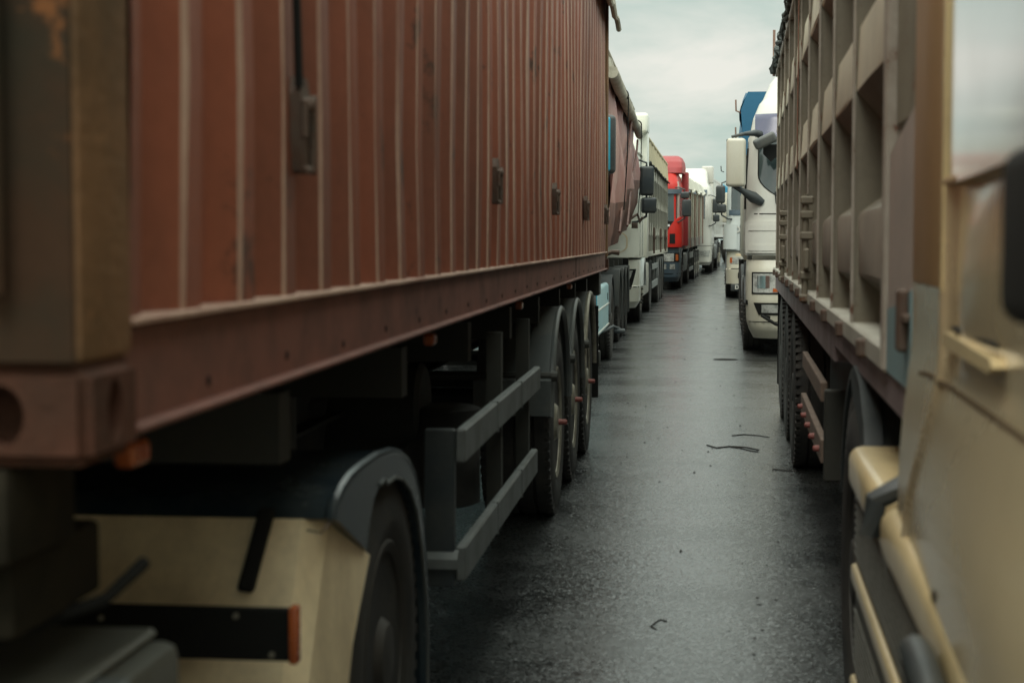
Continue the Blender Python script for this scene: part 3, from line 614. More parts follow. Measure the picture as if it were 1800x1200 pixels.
# ------------------------------------------------------------------ near left tractor (its rear end fills the lower left corner)
def tractor_near_left():
    t = frame('truck_tractor', 1, LX(0), 0, LH, label='beige tractor unit with black topped rear mudguard under the front of the red container', cat='truck')
    W_ = HW
    mb = MB()
    for s in (1, -1): mb.box(s * .36, s * .46, -1.2, 4.9, .60, .88)
    mb.box(-.5, .5, 3.0, 3.2, .6, .86); mb.box(-.55, .55, 4.2, 4.4, .6, .86); mb.tube([(-1, 4.05, .48), (1, 4.05, .48)], .09, 10); mb.build('chassis_frame', 'dark', t, 30)
    mb = MB(); mb.lathe([(.93, .1), (.96, .44), (1.0, .47), (1.02, .4)], c=(0, 3.6, .0), n=28, axis='z'); mb.build('fifth_wheel', 'dark', t, 30)
    for s in (1, -1):
        wheel(t, s, W_ - .06, 4.05, r=.475, w=.58, dual=True, kind='drive', rim='rimdk', nuts='rimdk')
        wheel(t, s, W_ - .04, -.45, r=.49, w=.30, kind='front', rim='rimdk')
        # rear mudguard: beige front body, black upper arch, side flange
        x1 = s * (W_ - .045); x0 = s * (W_ - .68)
        outer = [(3.375, .925), (3.385, .945), (3.41, .962), (3.46, .978), (3.54, .990), (3.65, .995), (3.85, .995), (4.05, .982), (4.17, .962), (4.28, .93), (4.38, .88), (4.46, .81), (4.53, .72), (4.585, .55), (4.60, .38), (4.60, .25)]
        mb = MB(); mb.strip(outer, x0, x1 - s * .02, .012)
        inner = [(3.70, .80), (3.74, .86), (3.80, .905), (3.86, .925), (3.92, .93), (3.95, .915), (4.06, .915), (4.17, .895), (4.28, .85), (4.38, .78), (4.47, .66), (4.53, .53), (4.565, .38), (4.57, .25)]
        mb.prism(outer + inner[::-1], 'x', x1 - s * .022, x1)
        mb.tube([(x1 - s * .012, y, z - .004) for y, z in outer], .014, 8)
        lip = [(x1, y, z) for y, z in outer]
        mg = mb.build('mudguard', 'blackgloss', t, 40)
        mb = MB(); mb.tube([(x1 + s * .001, y, z) for y, z in inner[3:]], .005, 6); mb.build('mudguard_edge', 'plast_grey', mg, 40)
        mb = MB(); z = .93
        mb.prism([(3.372, .924), (3.76, .777), (3.60, .66), (3.51, .545), (3.44, .42), (3.41, .28), (3.02, .28), (3.10, .42), (3.20, .66)], 'x', x0 - s * .12, x1 - s * .07)
        # side cheek, bevelled away from the front face
        pf = [(3.372, .924), (3.20, .66), (3.10, .42), (3.02, .28)]; pb = [(3.76, .777), (3.56, .62), (3.46, .46), (3.41, .28)]
        v = [(x1 - s * .07, y, z) for y, z in pf] + [(x1 - s * .028, y + .055, z - .01) for y, z in pf] + [(x1 - s * .004, y, z) for y, z in pb] + [(x1 - s * .07, y, z) for y, z in pb]
        f = []
        for r_ in range(3):
            for k in range(3): f.append((r_ * 4 + k, r_ * 4 + k + 1, (r_ + 1) * 4 + k + 1, (r_ + 1) * 4 + k))
        mb.add(v, f)
        fp = mb.build('mudguard_front', 'beige', mg, 25)
        mb = MB(); zf = lambda z: 3.372 - (.924 - z) * .65
        mb.box(-.018, .018, -.012, 0, -.075, .075, .006, 1); o = mb.build('rubber_strap', 'gap', mg, 30, loc=(s * (W_ - .20), zf(.86) - .004, .865), rot=(-.58, s * .14, 0))
        o.scale = (1, 1, 1.25)
        mb = MB(); mb.lathe([(-.004, .006), (.012, .005)], n=8, axis='y'); 
        mb = MB(); mb.tube([(s * (W_ - .10), zf(.9) - .01, .905), (s * (W_ - .07), zf(.9) - .012, .90), (s * (W_ - .055), zf(.9) + .02, .925), (s * (W_ - .05), 3.45, .975)], .003, 6); mb.build('wire_clip', 'chrome', mg, 30)
        # lamp board with orange end marker
        mb = MB(); mb.box(s * (W_ - .55), s * (W_ - .058), 3.02, 3.036, .715, .815, .004, 1)
        for x, z in ((.16, .80), (.092, .728), (.42, .79)): mb.lathe([(3.014, .006), (3.021, .006)], c=(s * (W_ - x), 0, z), n=10, axis='y', m=1)
        lb = mb.build('lamp_board', ['gap', 'rim'], t, 30)
        mb = MB(); mb.box(s * (W_ - .058), s * (W_ - .042), 3.008, 3.042, .712, .82, .004, 2); mb.build('side_marker', 'orange', lb, 30)
        # grey tank / step box
        mb = MB(); mb.box(s * (W_ - .75), s * (W_ - .052), .9, 2.34, .36, .922, .02, 2); tk = mb.build('fuel_tank', 'tankgrey', t, 30)
        mb = MB(); mb.box(s * (W_ - .77), s * (W_ - .085), .92, 2.33, .925, .94, .006, 1); mb.build('tank_cover', 'tankgrey', tk, 30)
        for yy in (1.15, 2.05): mb = MB(); mb.box(s * (W_ - .5), s * (W_ - .045), yy, yy + .05, .35, .928, .004, 1); mb.build('tank_strap', 'plast_grey', tk, 30)
    lv = [(.30, .10, 1.16), (.9, 0, 1.17), (1.4, .03, 1.17), (2.1, .12, 1.17), (2.9, .35, 1.12), (3.3, .6, 1.02)]
    c = Cab(t, lv, 1.9, y0=-1.95)
    b = c.body('cab', 'beige', .92, 3.3); c.body('bumper', 'beige', .32, .90)
    c.patch('windshield', 'glass', 1.95, 2.8, -c.a(2) - .1, c.a(2) + .1, .008, b, nq=16)
    c.patch('side_window', 'glass', 1.9, 2.7, c.a(2) + .6, c.a(2) + 1.3, .008, b, both=True)
    c.patch('headlight', 'lens', .6, .82, .6, .95, .008, t, both=True)
tractor_near_left()

# ------------------------------------------------------------------ folded steel body sides
def ribbed_sheet(root, s, W_, y0, y1, prof, pitch, m='ribbed', fm='fin', fins=True, nm='side_panel', wobx=.004, latches=(), rm=None, rw=.014, rp_=.004, hm=None):
    mb = MB(); n = max(2, int((y1 - y0) / (pitch / 2))); v = []; K = len(prof)
    for i in range(n + 1):
        y = y0 + (y1 - y0) * i / n
        for j, (z, o) in enumerate(prof): v.append((s * (W_ + o + wobx * wob(i * 3 + j)), y, z + wobx * wob(i + j * 17)))
    v += [(s * (W_ - .14), y0, prof[0][0]), (s * (W_ - .14), y0, prof[-1][0]), (s * (W_ - .14), y1, prof[0][0]), (s * (W_ - .14), y1, prof[-1][0])]
    f = [(i * K + j, i * K + j + 1, (i + 1) * K + j + 1, (i + 1) * K + j) for i in range(n) for j in range(K - 1)]
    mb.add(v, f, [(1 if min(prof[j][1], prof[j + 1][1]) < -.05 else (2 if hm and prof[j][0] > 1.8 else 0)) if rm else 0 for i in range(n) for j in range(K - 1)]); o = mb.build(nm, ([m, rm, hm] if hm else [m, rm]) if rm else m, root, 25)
    if fins:
        y = y0; z0, z1 = prof[0][0], prof[-1][0]
        mb = MB(); mb.box(s * (W_ - .12), s * (W_ + .003), -.006, .006, z0, z1, m=1 if rm else 0); mb.box(s * (W_ - .004), s * (W_ + rp_), .0061, rw, z0, z1); mb.box(s * (W_ - .004), s * (W_ + rp_), -rw, -.0061, z0, z1)  # web takes the darker recess tone, shade put into its colour
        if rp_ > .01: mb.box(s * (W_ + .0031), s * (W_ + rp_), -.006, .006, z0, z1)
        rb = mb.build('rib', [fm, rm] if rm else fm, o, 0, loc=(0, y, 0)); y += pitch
        while y <= y1 + .001:
            copyobj(rb, 'rib', o, loc=(0, y, 0)); y += pitch
    return o
def trailer_running(t, axles, W_, zb, y0, y1, r=.5, nuts='rimdk', guard='plast', guards=True, under=None, rim='rimdk', flap=True, leg=True):
    mb = MB()
    for s in (1, -1): mb.box(s * .40, s * .50, y0 + .1, y1 - .1, zb - .35, zb - .12)
    for k in range(int((y1 - y0) / 1.5)): mb.box(-W_ + .12, W_ - .12, y0 + .5 + k * 1.5, y0 + .6 + k * 1.5, zb - .2, zb - .1)
    for d in axles: mb.tube([(-1, d, r), (1, d, r)], .06, 8)
    mb.build('frame', 'dark', t, 0)
    for i, d in enumerate(axles):
        for s in (1, -1):
            wheel(t, s, W_ - .04, d, r=r, w=.38, kind='trail', rim=rim, nuts=nuts)
            if guards:
                mb = MB(); rr = r + .10; mb.strip([(d + rr * math.cos(R(a)), r + rr * math.sin(R(a))) for a in range(175, 0, -10)], s * (W_ - .42), s * (W_ - .02), .012); mb.build('mudguard', guard, t, 40)
    for s in (1, -1):
        if flap: mb = MB(); mb.box(s * (W_ - .42), s * (W_ - .03), axles[-1] + .68, axles[-1] + .69, .22, zb - .1); mb.build('mudflap', 'gap', t, 0)
        if leg: mb = MB(); mb.box(s * .6, s * .72, y0 + 2.2, y0 + 2.32, .3, zb - .1, .01); mb.build('landing_leg', 'dark', t, 0)
    if under:
        a, b, zz_, m = under
        for s in (1, -1):
            mb = MB()
            for z0, z1 in zz_: mb.box(s * (W_ - .06), s * (W_ - .03), a, b, z0, z1, .004, 1)
            g_ = mb.build('side_guard', m, t, 30)
            for y in (a, (a + b) / 2, b - .05): mb = MB(); mb.box(s * (W_ - .10), s * (W_ - .061), y, y + .05, zz_[0][0], zb - .1); mb.build('guard_post', 'plast_grey', g_, 0)

# ------------------------------------------------------------------ near right trailer (folded steel tipper body)
RX0, RH = .346, .015
def RXf(y): return RX0 + RH * y
def trailer_near_right():
    y_ = 3.4
    t = frame('tipper_trailer', -1, RXf(y_), y_, RH, label='taupe ribbed steel tipper trailer with rust spots, right behind the gold cab', cat='trailer')
    Y = lambda d: d - y_; W_ = HW; s = -1
    prof = [(1.25, -.10), (1.33, -.10), (1.386, -.025), (1.40, -.02), (1.57, -.02), (1.585, -.025), (1.645, -.10), (1.835, -.10), (1.94, -.010), (1.95, -.006), (2.13, -.018), (2.145, -.03), (2.17, -.10), (2.385, -.10), (2.49, -.010), (2.50, -.006), (2.69, -.018), (2.705, -.03), (2.73, -.10), (3.0, -.10)]
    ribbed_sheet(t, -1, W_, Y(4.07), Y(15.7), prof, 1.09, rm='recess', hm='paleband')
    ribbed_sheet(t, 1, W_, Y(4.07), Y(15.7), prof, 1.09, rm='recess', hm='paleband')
    for s in (1, -1):
        mb = MB(); mb.box(s * (W_ - .13), s * (W_ + .005), Y(4.03), Y(15.75), 2.995, 3.08, .008, 1); mb.build('top_rail', 'fin', t, 30)
        mb = MB(); mb.box(s * (W_ - .13), s * (W_ + .008), Y(4.03), Y(15.75), 1.19, 1.252, .008, 1); lg = mb.build('ledge_beam', 'palesteel', t, 30)
        for k in range(12):
            mb = MB(); mb.box(s * (W_ - .0), s * (W_ + .03), Y(4.5 + k * .95), Y(4.56 + k * .95), 1.19, 1.24, .006, 1); mb.build('ledge_cleat', 'lock', lg, 30)
        mb = MB(); mb.box(s * (W_ - .13), s * (W_ - .01), Y(3.52), Y(6.25), 1.11, 1.188, .006, 1); mb.box(s * (W_ - .13), s * (W_ - .012), Y(6.25), Y(15.7), 1.05, 1.188, .006, 1)
        mb.prism([(Y(3.42), 1.188), (Y(3.52), 1.188), (Y(3.52), 1.11), (Y(3.46), 1.12)], 'x', s * (W_ - .13), s * (W_ - .01)); mb.build('side_rail', 'mauve', t, 30)
        # front corner post, front panels
        mb = MB(); mb.box(s * (W_ - .10), s * (W_ + .006), Y(4.005), Y(4.065), 1.19, 3.3, .006, 1); mb.build('corner_post', 'fin', t, 30)
        mb = MB(); mb.box(s * (W_ - .13), s * (W_ - .02), Y(3.45), Y(4.0), 1.76, 3.3, .006, 1); mb.build('front_panel', 'ribgreen', t, 30)
        mb = MB(); mb.prism([(Y(3.44), 1.192), (Y(4.0), 1.192), (Y(4.0), 1.70), (Y(3.44), 1.77)], 'x', s * (W_ - .02), s * (W_ - .006)); pl = mb.build('lower_plate', 'pink', t, 30)
        mb = MB(); mb.box(s * (W_ - .006), s * (W_ + .02), Y(3.50), Y(3.54), 1.27, 1.40, .006, 1); mb.box(s * (W_ - .006), s * (W_ + .012), Y(3.46), Y(3.60), 1.33, 1.35, .005, 1); mb.build('latch', 'lock', pl, 30)
        mb = MB(); mb.prism([(Y(3.445), 1.194), (Y(3.99), 1.194), (Y(3.99), 1.34), (Y(3.7), 1.36), (Y(3.445), 1.40)], 'x', s * (W_ - .006), s * (W_ - .003)); mb.build('lower_patch', 'lblue', pl, 30, label='pale blue bottom of the plate')  # pale blue tone along the bottom of the plate
        # hinge bars with clamps
        for yy in (8.2, 12.2):
            mb = MB(); mb.tube([(s * (W_ + .02), Y(yy), 1.2), (s * (W_ + .02), Y(yy), 1.72)], .016, 8)
            for z in (1.22, 1.33, 1.52, 1.62, 1.69): mb.box(s * (W_ - .02), s * (W_ + .045), Y(yy) - .03, Y(yy) + .03, z - .02, z + .02, .008, 1)
            mb.box(s * (W_ + .0), s * (W_ + .03), Y(yy) - .07, Y(yy) + .06, 1.36, 1.46, .008, 1); mb.build('hinge_bar', 'recess', t, 30)
        # crumpled netting along the top edge
        mb = MB()
        for q in range(3):
            pts = [(s * (W_ + .005 + .03 * wob(i * 5 + q * 91)), Y(6.0 + (9.9) * i / 90), 3.09 + .035 * wob(i * 3 + q * 17) - .02 * q) for i in range(91)]
            mb.tube(pts, [.022 + .012 * wob(i + q * 7) for i in range(91)], 6)
        mb.build('rolled_netting', 'netting', t, 40)
        mb = MB(); mb.tube([(s * (W_ + .02), Y(15.72), 3.0), (s * (W_ + .02), Y(15.72), 3.42)], .014, 6); mb.build('stake', 'rustpost', t, 30)
        mb = MB(); mb.tube([(s * (W_ + .012), Y(9.55), 1.9), (s * (W_ + .012), Y(9.55), 3.05)], .006, 6); mb.build('lashing_wire', 'chrome', t, 30)
        # guard rails with red knobs
        mb = MB(); mb.box(s * (W_ - .04), s * (W_ - .01), Y(7.1), Y(9.3), .565, .665, .004, 1); lo = mb.build('guard_rail', 'wood', t, 30)
        for k in range(5): mb = MB(); mb.lathe([(s * (W_ - .01), .015), (s * (W_ + .012), .013), (s * (W_ + .016), .008)], c=(0, Y(7.25 + k * .46), .61), n=10); mb.build('reflector_knob', 'redpl', lo, 30)
        mb = MB(); mb.box(s * (W_ - .05), s * (W_ - .02), Y(7.35), Y(9.4), .80, .885, .004, 1); mb.build('guard_rail', 'wood', t, 30)
        mb = MB(); mb.box(s * (W_ - .20), s * (W_ - .02), Y(7.02), Y(7.09), .50, .88, .006, 1); mb.build('guard_post', 'dark', t, 30)
        mb = MB(); mb.box(s * (W_ - .6), s * (W_ - .16), Y(6.9), Y(9.2), .52, 1.0, .02); mb.build('tool_box', 'dark', t, 30)
    mb = MB(); mb.box(-W_ + .12, W_ - .12, Y(4.1), Y(4.16), 1.25, 3.2); mb.box(-W_ + .12, W_ - .12, Y(4.1), Y(15.7), 1.2, 1.25); mb.box(-W_ + .12, W_ - .12, Y(15.62), Y(15.68), 1.25, 3.0); mb.build('body_floor', 'fin', t, 0)
    trailer_running(t, [Y(11.35), Y(12.85), Y(14.4)], W_ + .01, 1.2, Y(4.2), Y(15.7), r=.525, guards=False, rim='rimdk', leg=False)
trailer_near_right()

# ------------------------------------------------------------------ near right tractor (gold cab, very close)
def tractor_near_right():
    t = frame('truck_tractor', -1, RXf(0), 0, RH, label='gold tractor unit whose cab side and window fill the right edge of the view', cat='truck')
    W_ = HW; s = -1
    sm = lambda a, b, x: (lambda q: q * q * (3 - 2 * q))(min(1, max(0, (x - a) / (b - a))))
    def off(y, z):
        o = .036 * sm(1.34, 1.0, z)                                    # flared lower body
        yr = 2.87 + .30 * sm(1.30, .95, z) ** 1.0
        o += .010 * math.exp(-((y - yr) / .018) ** 2)                    # pressed ridge
        if y < yr: o -= .010 * sm(yr, yr - .12, y) * sm(1.2, 1.35, z)
        
        if y < 2.82 and z > 1.28: o += (.014 * math.sin((z - 1.28) * 9) + .006 * math.sin(y * 7 + z * 11)) * sm(2.82, 2.6, y)
        o += .012 * math.sin(y * 2.3 + z * 3.1) * sm(1.25, 1.0, z)
        return o
    for s in (-1, 1):
        ys = [.2 + 2.35 * k / 40 for k in range(40)] + [2.55 + .83 * k / 60 for k in range(61)]
        zs = [.915 + .33 * k / 22 for k in range(22)] + [1.245 + .034 * k / 10 for k in range(10)] + [1.28 + .32 * k / 20 for k in range(21)]
        mb = MB(); K = len(zs); v = [(s * (W_ + off(y, z)), y, z) for y in ys for z in zs]
        f = [(i * K + j, i * K + j + 1, (i + 1) * K + j + 1, (i + 1) * K + j) for i in range(len(ys) - 1) for j in range(K - 1)]
        b = len(v); v += [(s * (W_ - .05), y, z) for y in ys for z in (zs[0],)]; 
        f += [(i * K, (i + 1) * K, b + i + 1, b + i) for i in range(len(ys) - 1)]
        b2 = len(v); v += [(s * (W_ - .10), ys[-1] - .01, z) for z in zs]; e = (len(ys) - 1) * K
        f += [(e + j, e + j + 1, b2 + j + 1, b2 + j) for j in range(K - 1)]
        mb.add(v, f); dr = mb.build('door', 'gold', t, 60)
        mb = MB(); sy = [.25 + 3.02 * k / 60 for k in range(61)]; v = []
        for y in sy:
            for z, d_ in ((1.266, -.004), (1.266, .0012), (1.257, .0012), (1.257, -.004)): v.append((s * (W_ + off(y, z) + d_), y, z - .012 * sm(3.0, 3.27, y)))
        mb.add(v, [(i * 4 + j, i * 4 + j + 1, (i + 1) * 4 + j + 1, (i + 1) * 4 + j) for i in range(60) for j in range(3)]); mb.build('door_seam', 'seam', dr, 0)
        # upper side: dull side extender, door frame, window
        mb = MB(); mb.box(s * (W_ - .08), s * (W_ + .002), 2.885, 3.385, 1.412, 3.35, .01, 2); mb.build('side_extender', 'goldmat', t, 30)
        mb = MB(); mb.box(s * (W_ - .012), s * (W_ + .009), 2.856, 2.876, 1.412, 3.3, .004, 2); mb.build('window_frame', 'cream', t, 30)
        mb = MB(); mb.box(s * (W_ - .04), s * (W_ - .006), .25, 2.849, 2.75, 3.3, .01, 2); mb.box(s * (W_ - .04), s * (W_ - .006), .25, .9, 1.602, 2.749, .01, 2); mb.build('door_frame', 'gold', t, 30)
        mb = MB(); mb.box(-.006, 0, -1.0, .965, 1.59, 2.755) if s < 0 else mb.box(0, .006, -1.0, .965, 1.59, 2.755)
        mb.build('side_window', 'cabglass', t, 0, loc=(s * (W_ + .038), 1.88, 0), rot=(0, 0, R(2.5) * s))
        mb = MB(); mb.box(s * (W_ - .02), s * (W_ + .010), .9, 2.84, 1.588, 1.602, .004, 2); mb.build('window_seal', 'goldmat', t, 30)
        mb = MB(); mb.prism([(2.80, 1.342), (2.77, 1.352), (2.28, 1.343), (2.26, 1.332), (2.30, 1.322), (2.78, 1.326)], 'x', s * (W_ - .02), s * (W_ + .012)); mb.build('handle_recess', 'cream', dr, 30)
        mb = MB(); mb.box(s * (W_ - .02), s * (W_ + .004), 2.30, 2.76, 1.354, 1.362, .003, 1); mb.build('handle', 'gap', dr, 30)
        # skirt with strips
        e0, e1 = 1.0, 4.47
        mb = MB(); mb.box(s * (W_ - .10), s * (W_ + .028), e0, e1, .26, .90, .01, 2); sk = mb.build('side_skirt', 'mesh', t, 30)
        for (a, b_, y0, y1) in ((.845, .962, 3.62, e1 + .01), (.845, .955, e0, 3.50)):
            mb = MB(); mb.box(s * (W_ - .12), s * (W_ + .05), y0, y1, a, b_, .035, 4); mb.build('skirt_cap', 'cream', sk, 35)
        mb = MB(); mb.box(s * (W_ - .10), s * (W_ + .042), e0, e1 - .02, .605, .655, .012, 3); mb.box(s * (W_ - .10), s * (W_ + .042), e0, e1 - .02, .31, .36, .012, 3); mb.build('skirt_strip', 'cream', sk, 35)
        for z0 in (.37, .665):
            mb = MB()
            for k in range(8): mb.box(s * (W_ + .020), s * (W_ + .033), e0, e1 - .02, z0 + .015 + k * .02, z0 + .023 + k * .02)
            mb.build('louvre', 'mesh', sk, 0)
        mb = MB(); mb.tube([(s * (W_ - .10), 3.56, .97), (s * (W_ + .0), 3.56, .985), (s * (W_ + .052), 3.56, .955), (s * (W_ + .062), 3.56, .88)], .026, 8); mb.build('skirt_strap', 'plast', sk, 35)
        # wheels, mudguards
        wheel(t, s, W_ + .0, 5.03, r=.525, w=.60, dual=True, kind='drive', rim='rimdk')
        wheel(t, s, W_ - .02, .9, r=.50, w=.30, kind='front', rim='rimdk')
        mb = MB(); pr = [(5.03 + .60 * math.cos(R(a)), .52 + .60 * math.sin(R(a))) for a in range(168, 10, -8)]
        mb.strip(pr, s * (W_ - .62), s * (W_ - .0), .02)
        mb.prism([(4.50, .80), (4.62, 1.0), (4.82, 1.10), (5.03, 1.13), (5.2, 1.10), (5.06, 1.03), (4.80, .97), (4.60, .80), (4.52, .62), (4.47, .62)], 'x', s * (W_ - .05), s * (W_ + .0))
        mg = mb.build('mudguard', 'plast', t, 40)
        mb = MB(); mb.strip([(4.40, .55), (4.40, .93), (4.47, .955), (4.52, .955)], s * (W_ - .55), s * (W_ + .01), .02); mb.build('mudguard_front', 'plast', mg, 30)
        # curved black grab loop low on the cab and the low mirror
        mb = MB(); pts = [(s * (W_ + .02), 2.62, .70)] + [(s * (W_ + .05 + .035 * math.sin(R(a))), 2.42 + .14 * math.cos(R(a)) * -1 * -1, .78 + .13 * math.sin(R(a))) for a in range(0, 181, 15)] + [(s * (W_ + .02), 2.26, .70)]
        mb.tube(pts, .024, 10); mb.build('grab_loop', 'plast', t, 40)
        mb = MB(); mb.lathe([(s * (W_ + .02), .012), (s * (W_ + .043), .011), (s * (W_ + .046), .006)], c=(0, 2.60, .955), n=12); mb.build('cover_bolt', 'gap', t, 30)
        mb = MB(); mb.box(s * (W_ + .058), s * (W_ + .112), 1.18, 1.56, 1.425, 1.582, .022, 5); lm = mb.build('mirror', 'gap', t, 40, label='black rounded mirror housing low beside the door')
        mb = MB(); mb.tube([(s * (W_ - .02), 1.25, 1.5), (s * (W_ + .08), 1.3, 1.5)], .016, 8); mb.build('mirror_arm', 'plast', lm, 40)
    mb = MB(); mb.box(-W_ + .02, W_ - .02, 3.36, 3.40, 1.0, 3.35, .01); mb.box(-W_ + .08, W_ - .08, .2, 3.37, 3.3, 3.5, .06, 3); mb.box(-W_ + .02, W_ - .02, -.05, .22, .95, 3.3, .06, 3); mb.box(-W_ + .1, W_ - .1, .2, 3.35, .95, 1.0); mb.build('cab_shell', 'gold', t, 30)
    mb = MB(); mb.box(-W_ + .04, W_ - .04, -.15, .5, .3, .94, .05, 3); mb.build('bumper', 'gold', t, 30)
    for s in (1, -1):
        mb = MB(); mb.box(s * .36, s * .46, .5, 5.9, .60, .88); mb.build('chassis_frame', 'dark', t, 0)
    mb = MB(); mb.lathe([(1.0, .1), (1.03, .42), (1.07, .45), (1.09, .4)], c=(0, 4.9, .0), n=24, axis='z'); mb.build('fifth_wheel', 'dark', t, 30)
tractor_near_right()

# ------------------------------------------------------------------ second left truck: pale blue skirts, sheeted maroon tipper
def truck_left_second():
    h = -.011; g = frame('truck_tractor', 1, -1.19, 16.2, h, label='pale blue tractor unit with blue mirror, mostly hidden by the red container', cat='truck')
    lv = [(.30, .10, 1.20), (.9, 0, 1.21), (1.4, .03, 1.21), (2.1, .12, 1.21), (2.9, .35, 1.16), (3.3, .6, 1.05)]
    c = Cab(g, lv, 2.1); b = c.body('cab', 'lblue', .92, 3.3); c.body('bumper', 'lblue', .32, .90)
    c.patch('windshield', 'glass', 1.95, 2.8, -c.a(2) - .1, c.a(2) + .1, .008, b, nq=16); c.patch('side_window', 'glass', 1.9, 2.7, c.a(2) + .6, c.a(2) + 1.3, .008, b, both=True)
    c.patch('headlight', 'lens', .6, .82, .6, .95, .008, g, both=True)
    for s in (1, -1):
        mb = MB(); mb.box(-.09, .09, -.06, .05, 0, .57, .045, 4); o = mb.build('mirror', 'plast', g, 40, loc=(s * (HW + .175), .2, 2.14), rot=(0, 0, s * .15))
        mb = MB(); mb.box(-.086, .035, -.075, -.02, .02, .55, .03, 3); mb.build('mirror_cap', 'blue', o, 40)
        mb = MB(); mb.tube([(s * (HW - .1), .35, 2.8), (s * (HW + .16), .22, 2.75), (s * (HW + .2), .2, 2.6)], .02, 8); mb.build('mirror_arm', 'plast', g, 40); mb = MB(); mb.tube([(s * (HW - .1), .35, 2.0), (s * (HW + .16), .22, 2.05), (s * (HW + .2), .2, 2.2)], .02, 8); mb.build('mirror_arm', 'plast', g, 40)
        mb = MB(); mb.box(s * (HW - .10), s * (HW - .01), 1.8, 4.5, .42, .98, .05, 4); sk = mb.build('side_skirt', 'lblue', g, 40)
        mb = MB(); mb.box(s * (HW - .012), s * (HW + .002), 1.85, 4.42, .72, .738, .003, 1); mb.box(s * (HW - .012), s * (HW + .002), 1.85, 4.42, .47, .485, .003, 1); mb.build('skirt_trim', 'white', sk, 30)
        if s > 0: text(sk, 'II', .11, (HW - .008, 4.15, .78), (R(90), 0, R(90)), 'gap')
        mb = MB(); mb.box(s * (HW - .10), s * (HW - .0), 1.74, 1.80, .3, 1.0, .01); mb.build('skirt_edge', 'blue', g, 30)
        mb = MB(); mb.tube([(s * (HW - .08), 4.3, .38), (s * (HW + .05), 4.42, .44), (s * (HW + .13), 4.5, .40)], .02, 8); mb.box(s * (HW + .05), s * (HW + .2), 4.44, 4.52, .35, .41, .025, 3); mb.build('position_lamp', 'plast', g, 40)
    tractor_running(g, drive=5.15, r=.49, xo=HW, tank=False)
    y0 = 19.6; t = frame('tipper_trailer', 1, -1.19 - .011 * (y0 - 16.2), y0, h, label='maroon tipper trailer with a rolled grey sheet and torn side skirt hanging slack', cat='trailer')
    ln = 9.9; W_ = HW
    zl = lambda y: 1.28 + .50 * max(0, (y - 1.2) / (ln - 1.2))
    mb = MB(); n, K = 50, 14; v = []
    for i in range(n + 1):
        y = ln * i / n
        for j in range(K):
            q = j / (K - 1); z = zl(y) + (3.42 - zl(y)) * q
            o = .09 * math.sin(PI * min(1, q * 1.15)) + .035 * math.sin(y * 1.9 + q * 5) + .03 * math.sin(y * 3.3 - q * 7) + .015 * wob(i * 3 + j)
            if q < .25: o -= .30 * (.25 - q)
            v.append((W_ - .03 + o, y, z))
    f = [(i * K + j, i * K + j + 1, (i + 1) * K + j + 1, (i + 1) * K + j) for i in range(n) for j in range(K - 1)]
    mb.add(v, f, [1 if j < 3 + 3 * i / n else 0 for i in range(n) for j in range(K - 1)]); sh = mb.build('side_sheet', ['maroon', 'maroon_dk'], t, 85)
    mb = MB(); mb.prism([(0, 1.3), (1.2, 1.3), (ln, 1.85), (ln, 3.6), (0, 3.6)], 'x', -W_ + .03, W_ - .10); mb.build('tipper_body', 'maroon_dk', t, 30)
    mb = MB()
    for (a, za, b_, zb_) in ((6.2, 3.3, 2.0, 1.6), (9.3, 3.2, 4.6, 1.7)):
        pts = [(W_ + .07 + .01 * math.sin(k), a + (b_ - a) * k / 8, za + (zb_ - za) * k / 8) for k in range(9)]
        mb.tube(pts, .018, 6)
    mb.build('strap', 'maroon_dk', sh, 40)
    mb = MB(); n, K = 40, 6; v = []
    for i in range(n + 1):
        y = -.1 + (ln + .15) * i / n
        for j in range(K): q = j / (K - 1); v.append((W_ - .02 + .08 * q + .012 * math.sin(i * 1.1), y, 3.80 - .38 * q - .08 * q * (y / ln) + .015 * wob(i)))
    f = [(i * K + j, i * K + j + 1, (i + 1) * K + j + 1, (i + 1) * K + j) for i in range(n) for j in range(K - 1)]
    mb.add(v, f); mb.box(-W_, W_, -.1, ln + .05, 3.74, 3.80, .02, 1); tp = mb.build('tarpaulin', 'canvas', t, 45)
    mb = MB(); mb.tube([(W_ + .08, -.1 + (ln + .2) * k / 24, 3.43 - .09 * k / 24 + .012 * math.sin(k)) for k in range(25)], .07, 12); rl = mb.build('roll', 'canvas', tp, 45)
    for y in (2.8, 8.6):
        mb = MB(); mb.tube([(W_ + .08 + .075 * math.cos(R(a)), y, 3.41 + .075 * math.sin(R(a))) for a in range(-40, 221, 20)], .012, 6); mb.tube([(W_ + .16, y, 3.38), (W_ + .15, y - .1, 2.6), (W_ + .1, y + .1, 1.9)], .008, 5); mb.build('tie_cord', 'gap', tp, 30)
    mb = MB(); mb.tube([(W_ - .1, ln + .05, 1.85), (W_ + .05, ln + .1, 1.95), (W_ + .1, ln + .12, 1.8), (W_ + .14, ln + .1, 1.9)], .03, 6); mb.box(W_ - .05, W_ + .06, ln, ln + .06, 1.7, 1.8, .01); mb.build('tailgate_hook', 'lock', t, 30)
    trailer_running(t, [5.3, 6.6, 7.9], W_ - .02, 1.3, 0.2, 9.2, r=.49, nuts='yellow', guard='plast_grey', flap=True)
    for s in (1,):
        for k, y in enumerate((4.62, 5.9, 7.2, 8.5)):
            mb = MB(); mb.box(s * (W_ - .40), s * (W_ - .03), y, y + .03, .30 if k else .55, 1.08, .01); mb.build('mudflap', 'plast_grey', t, 30)
truck_left_second()

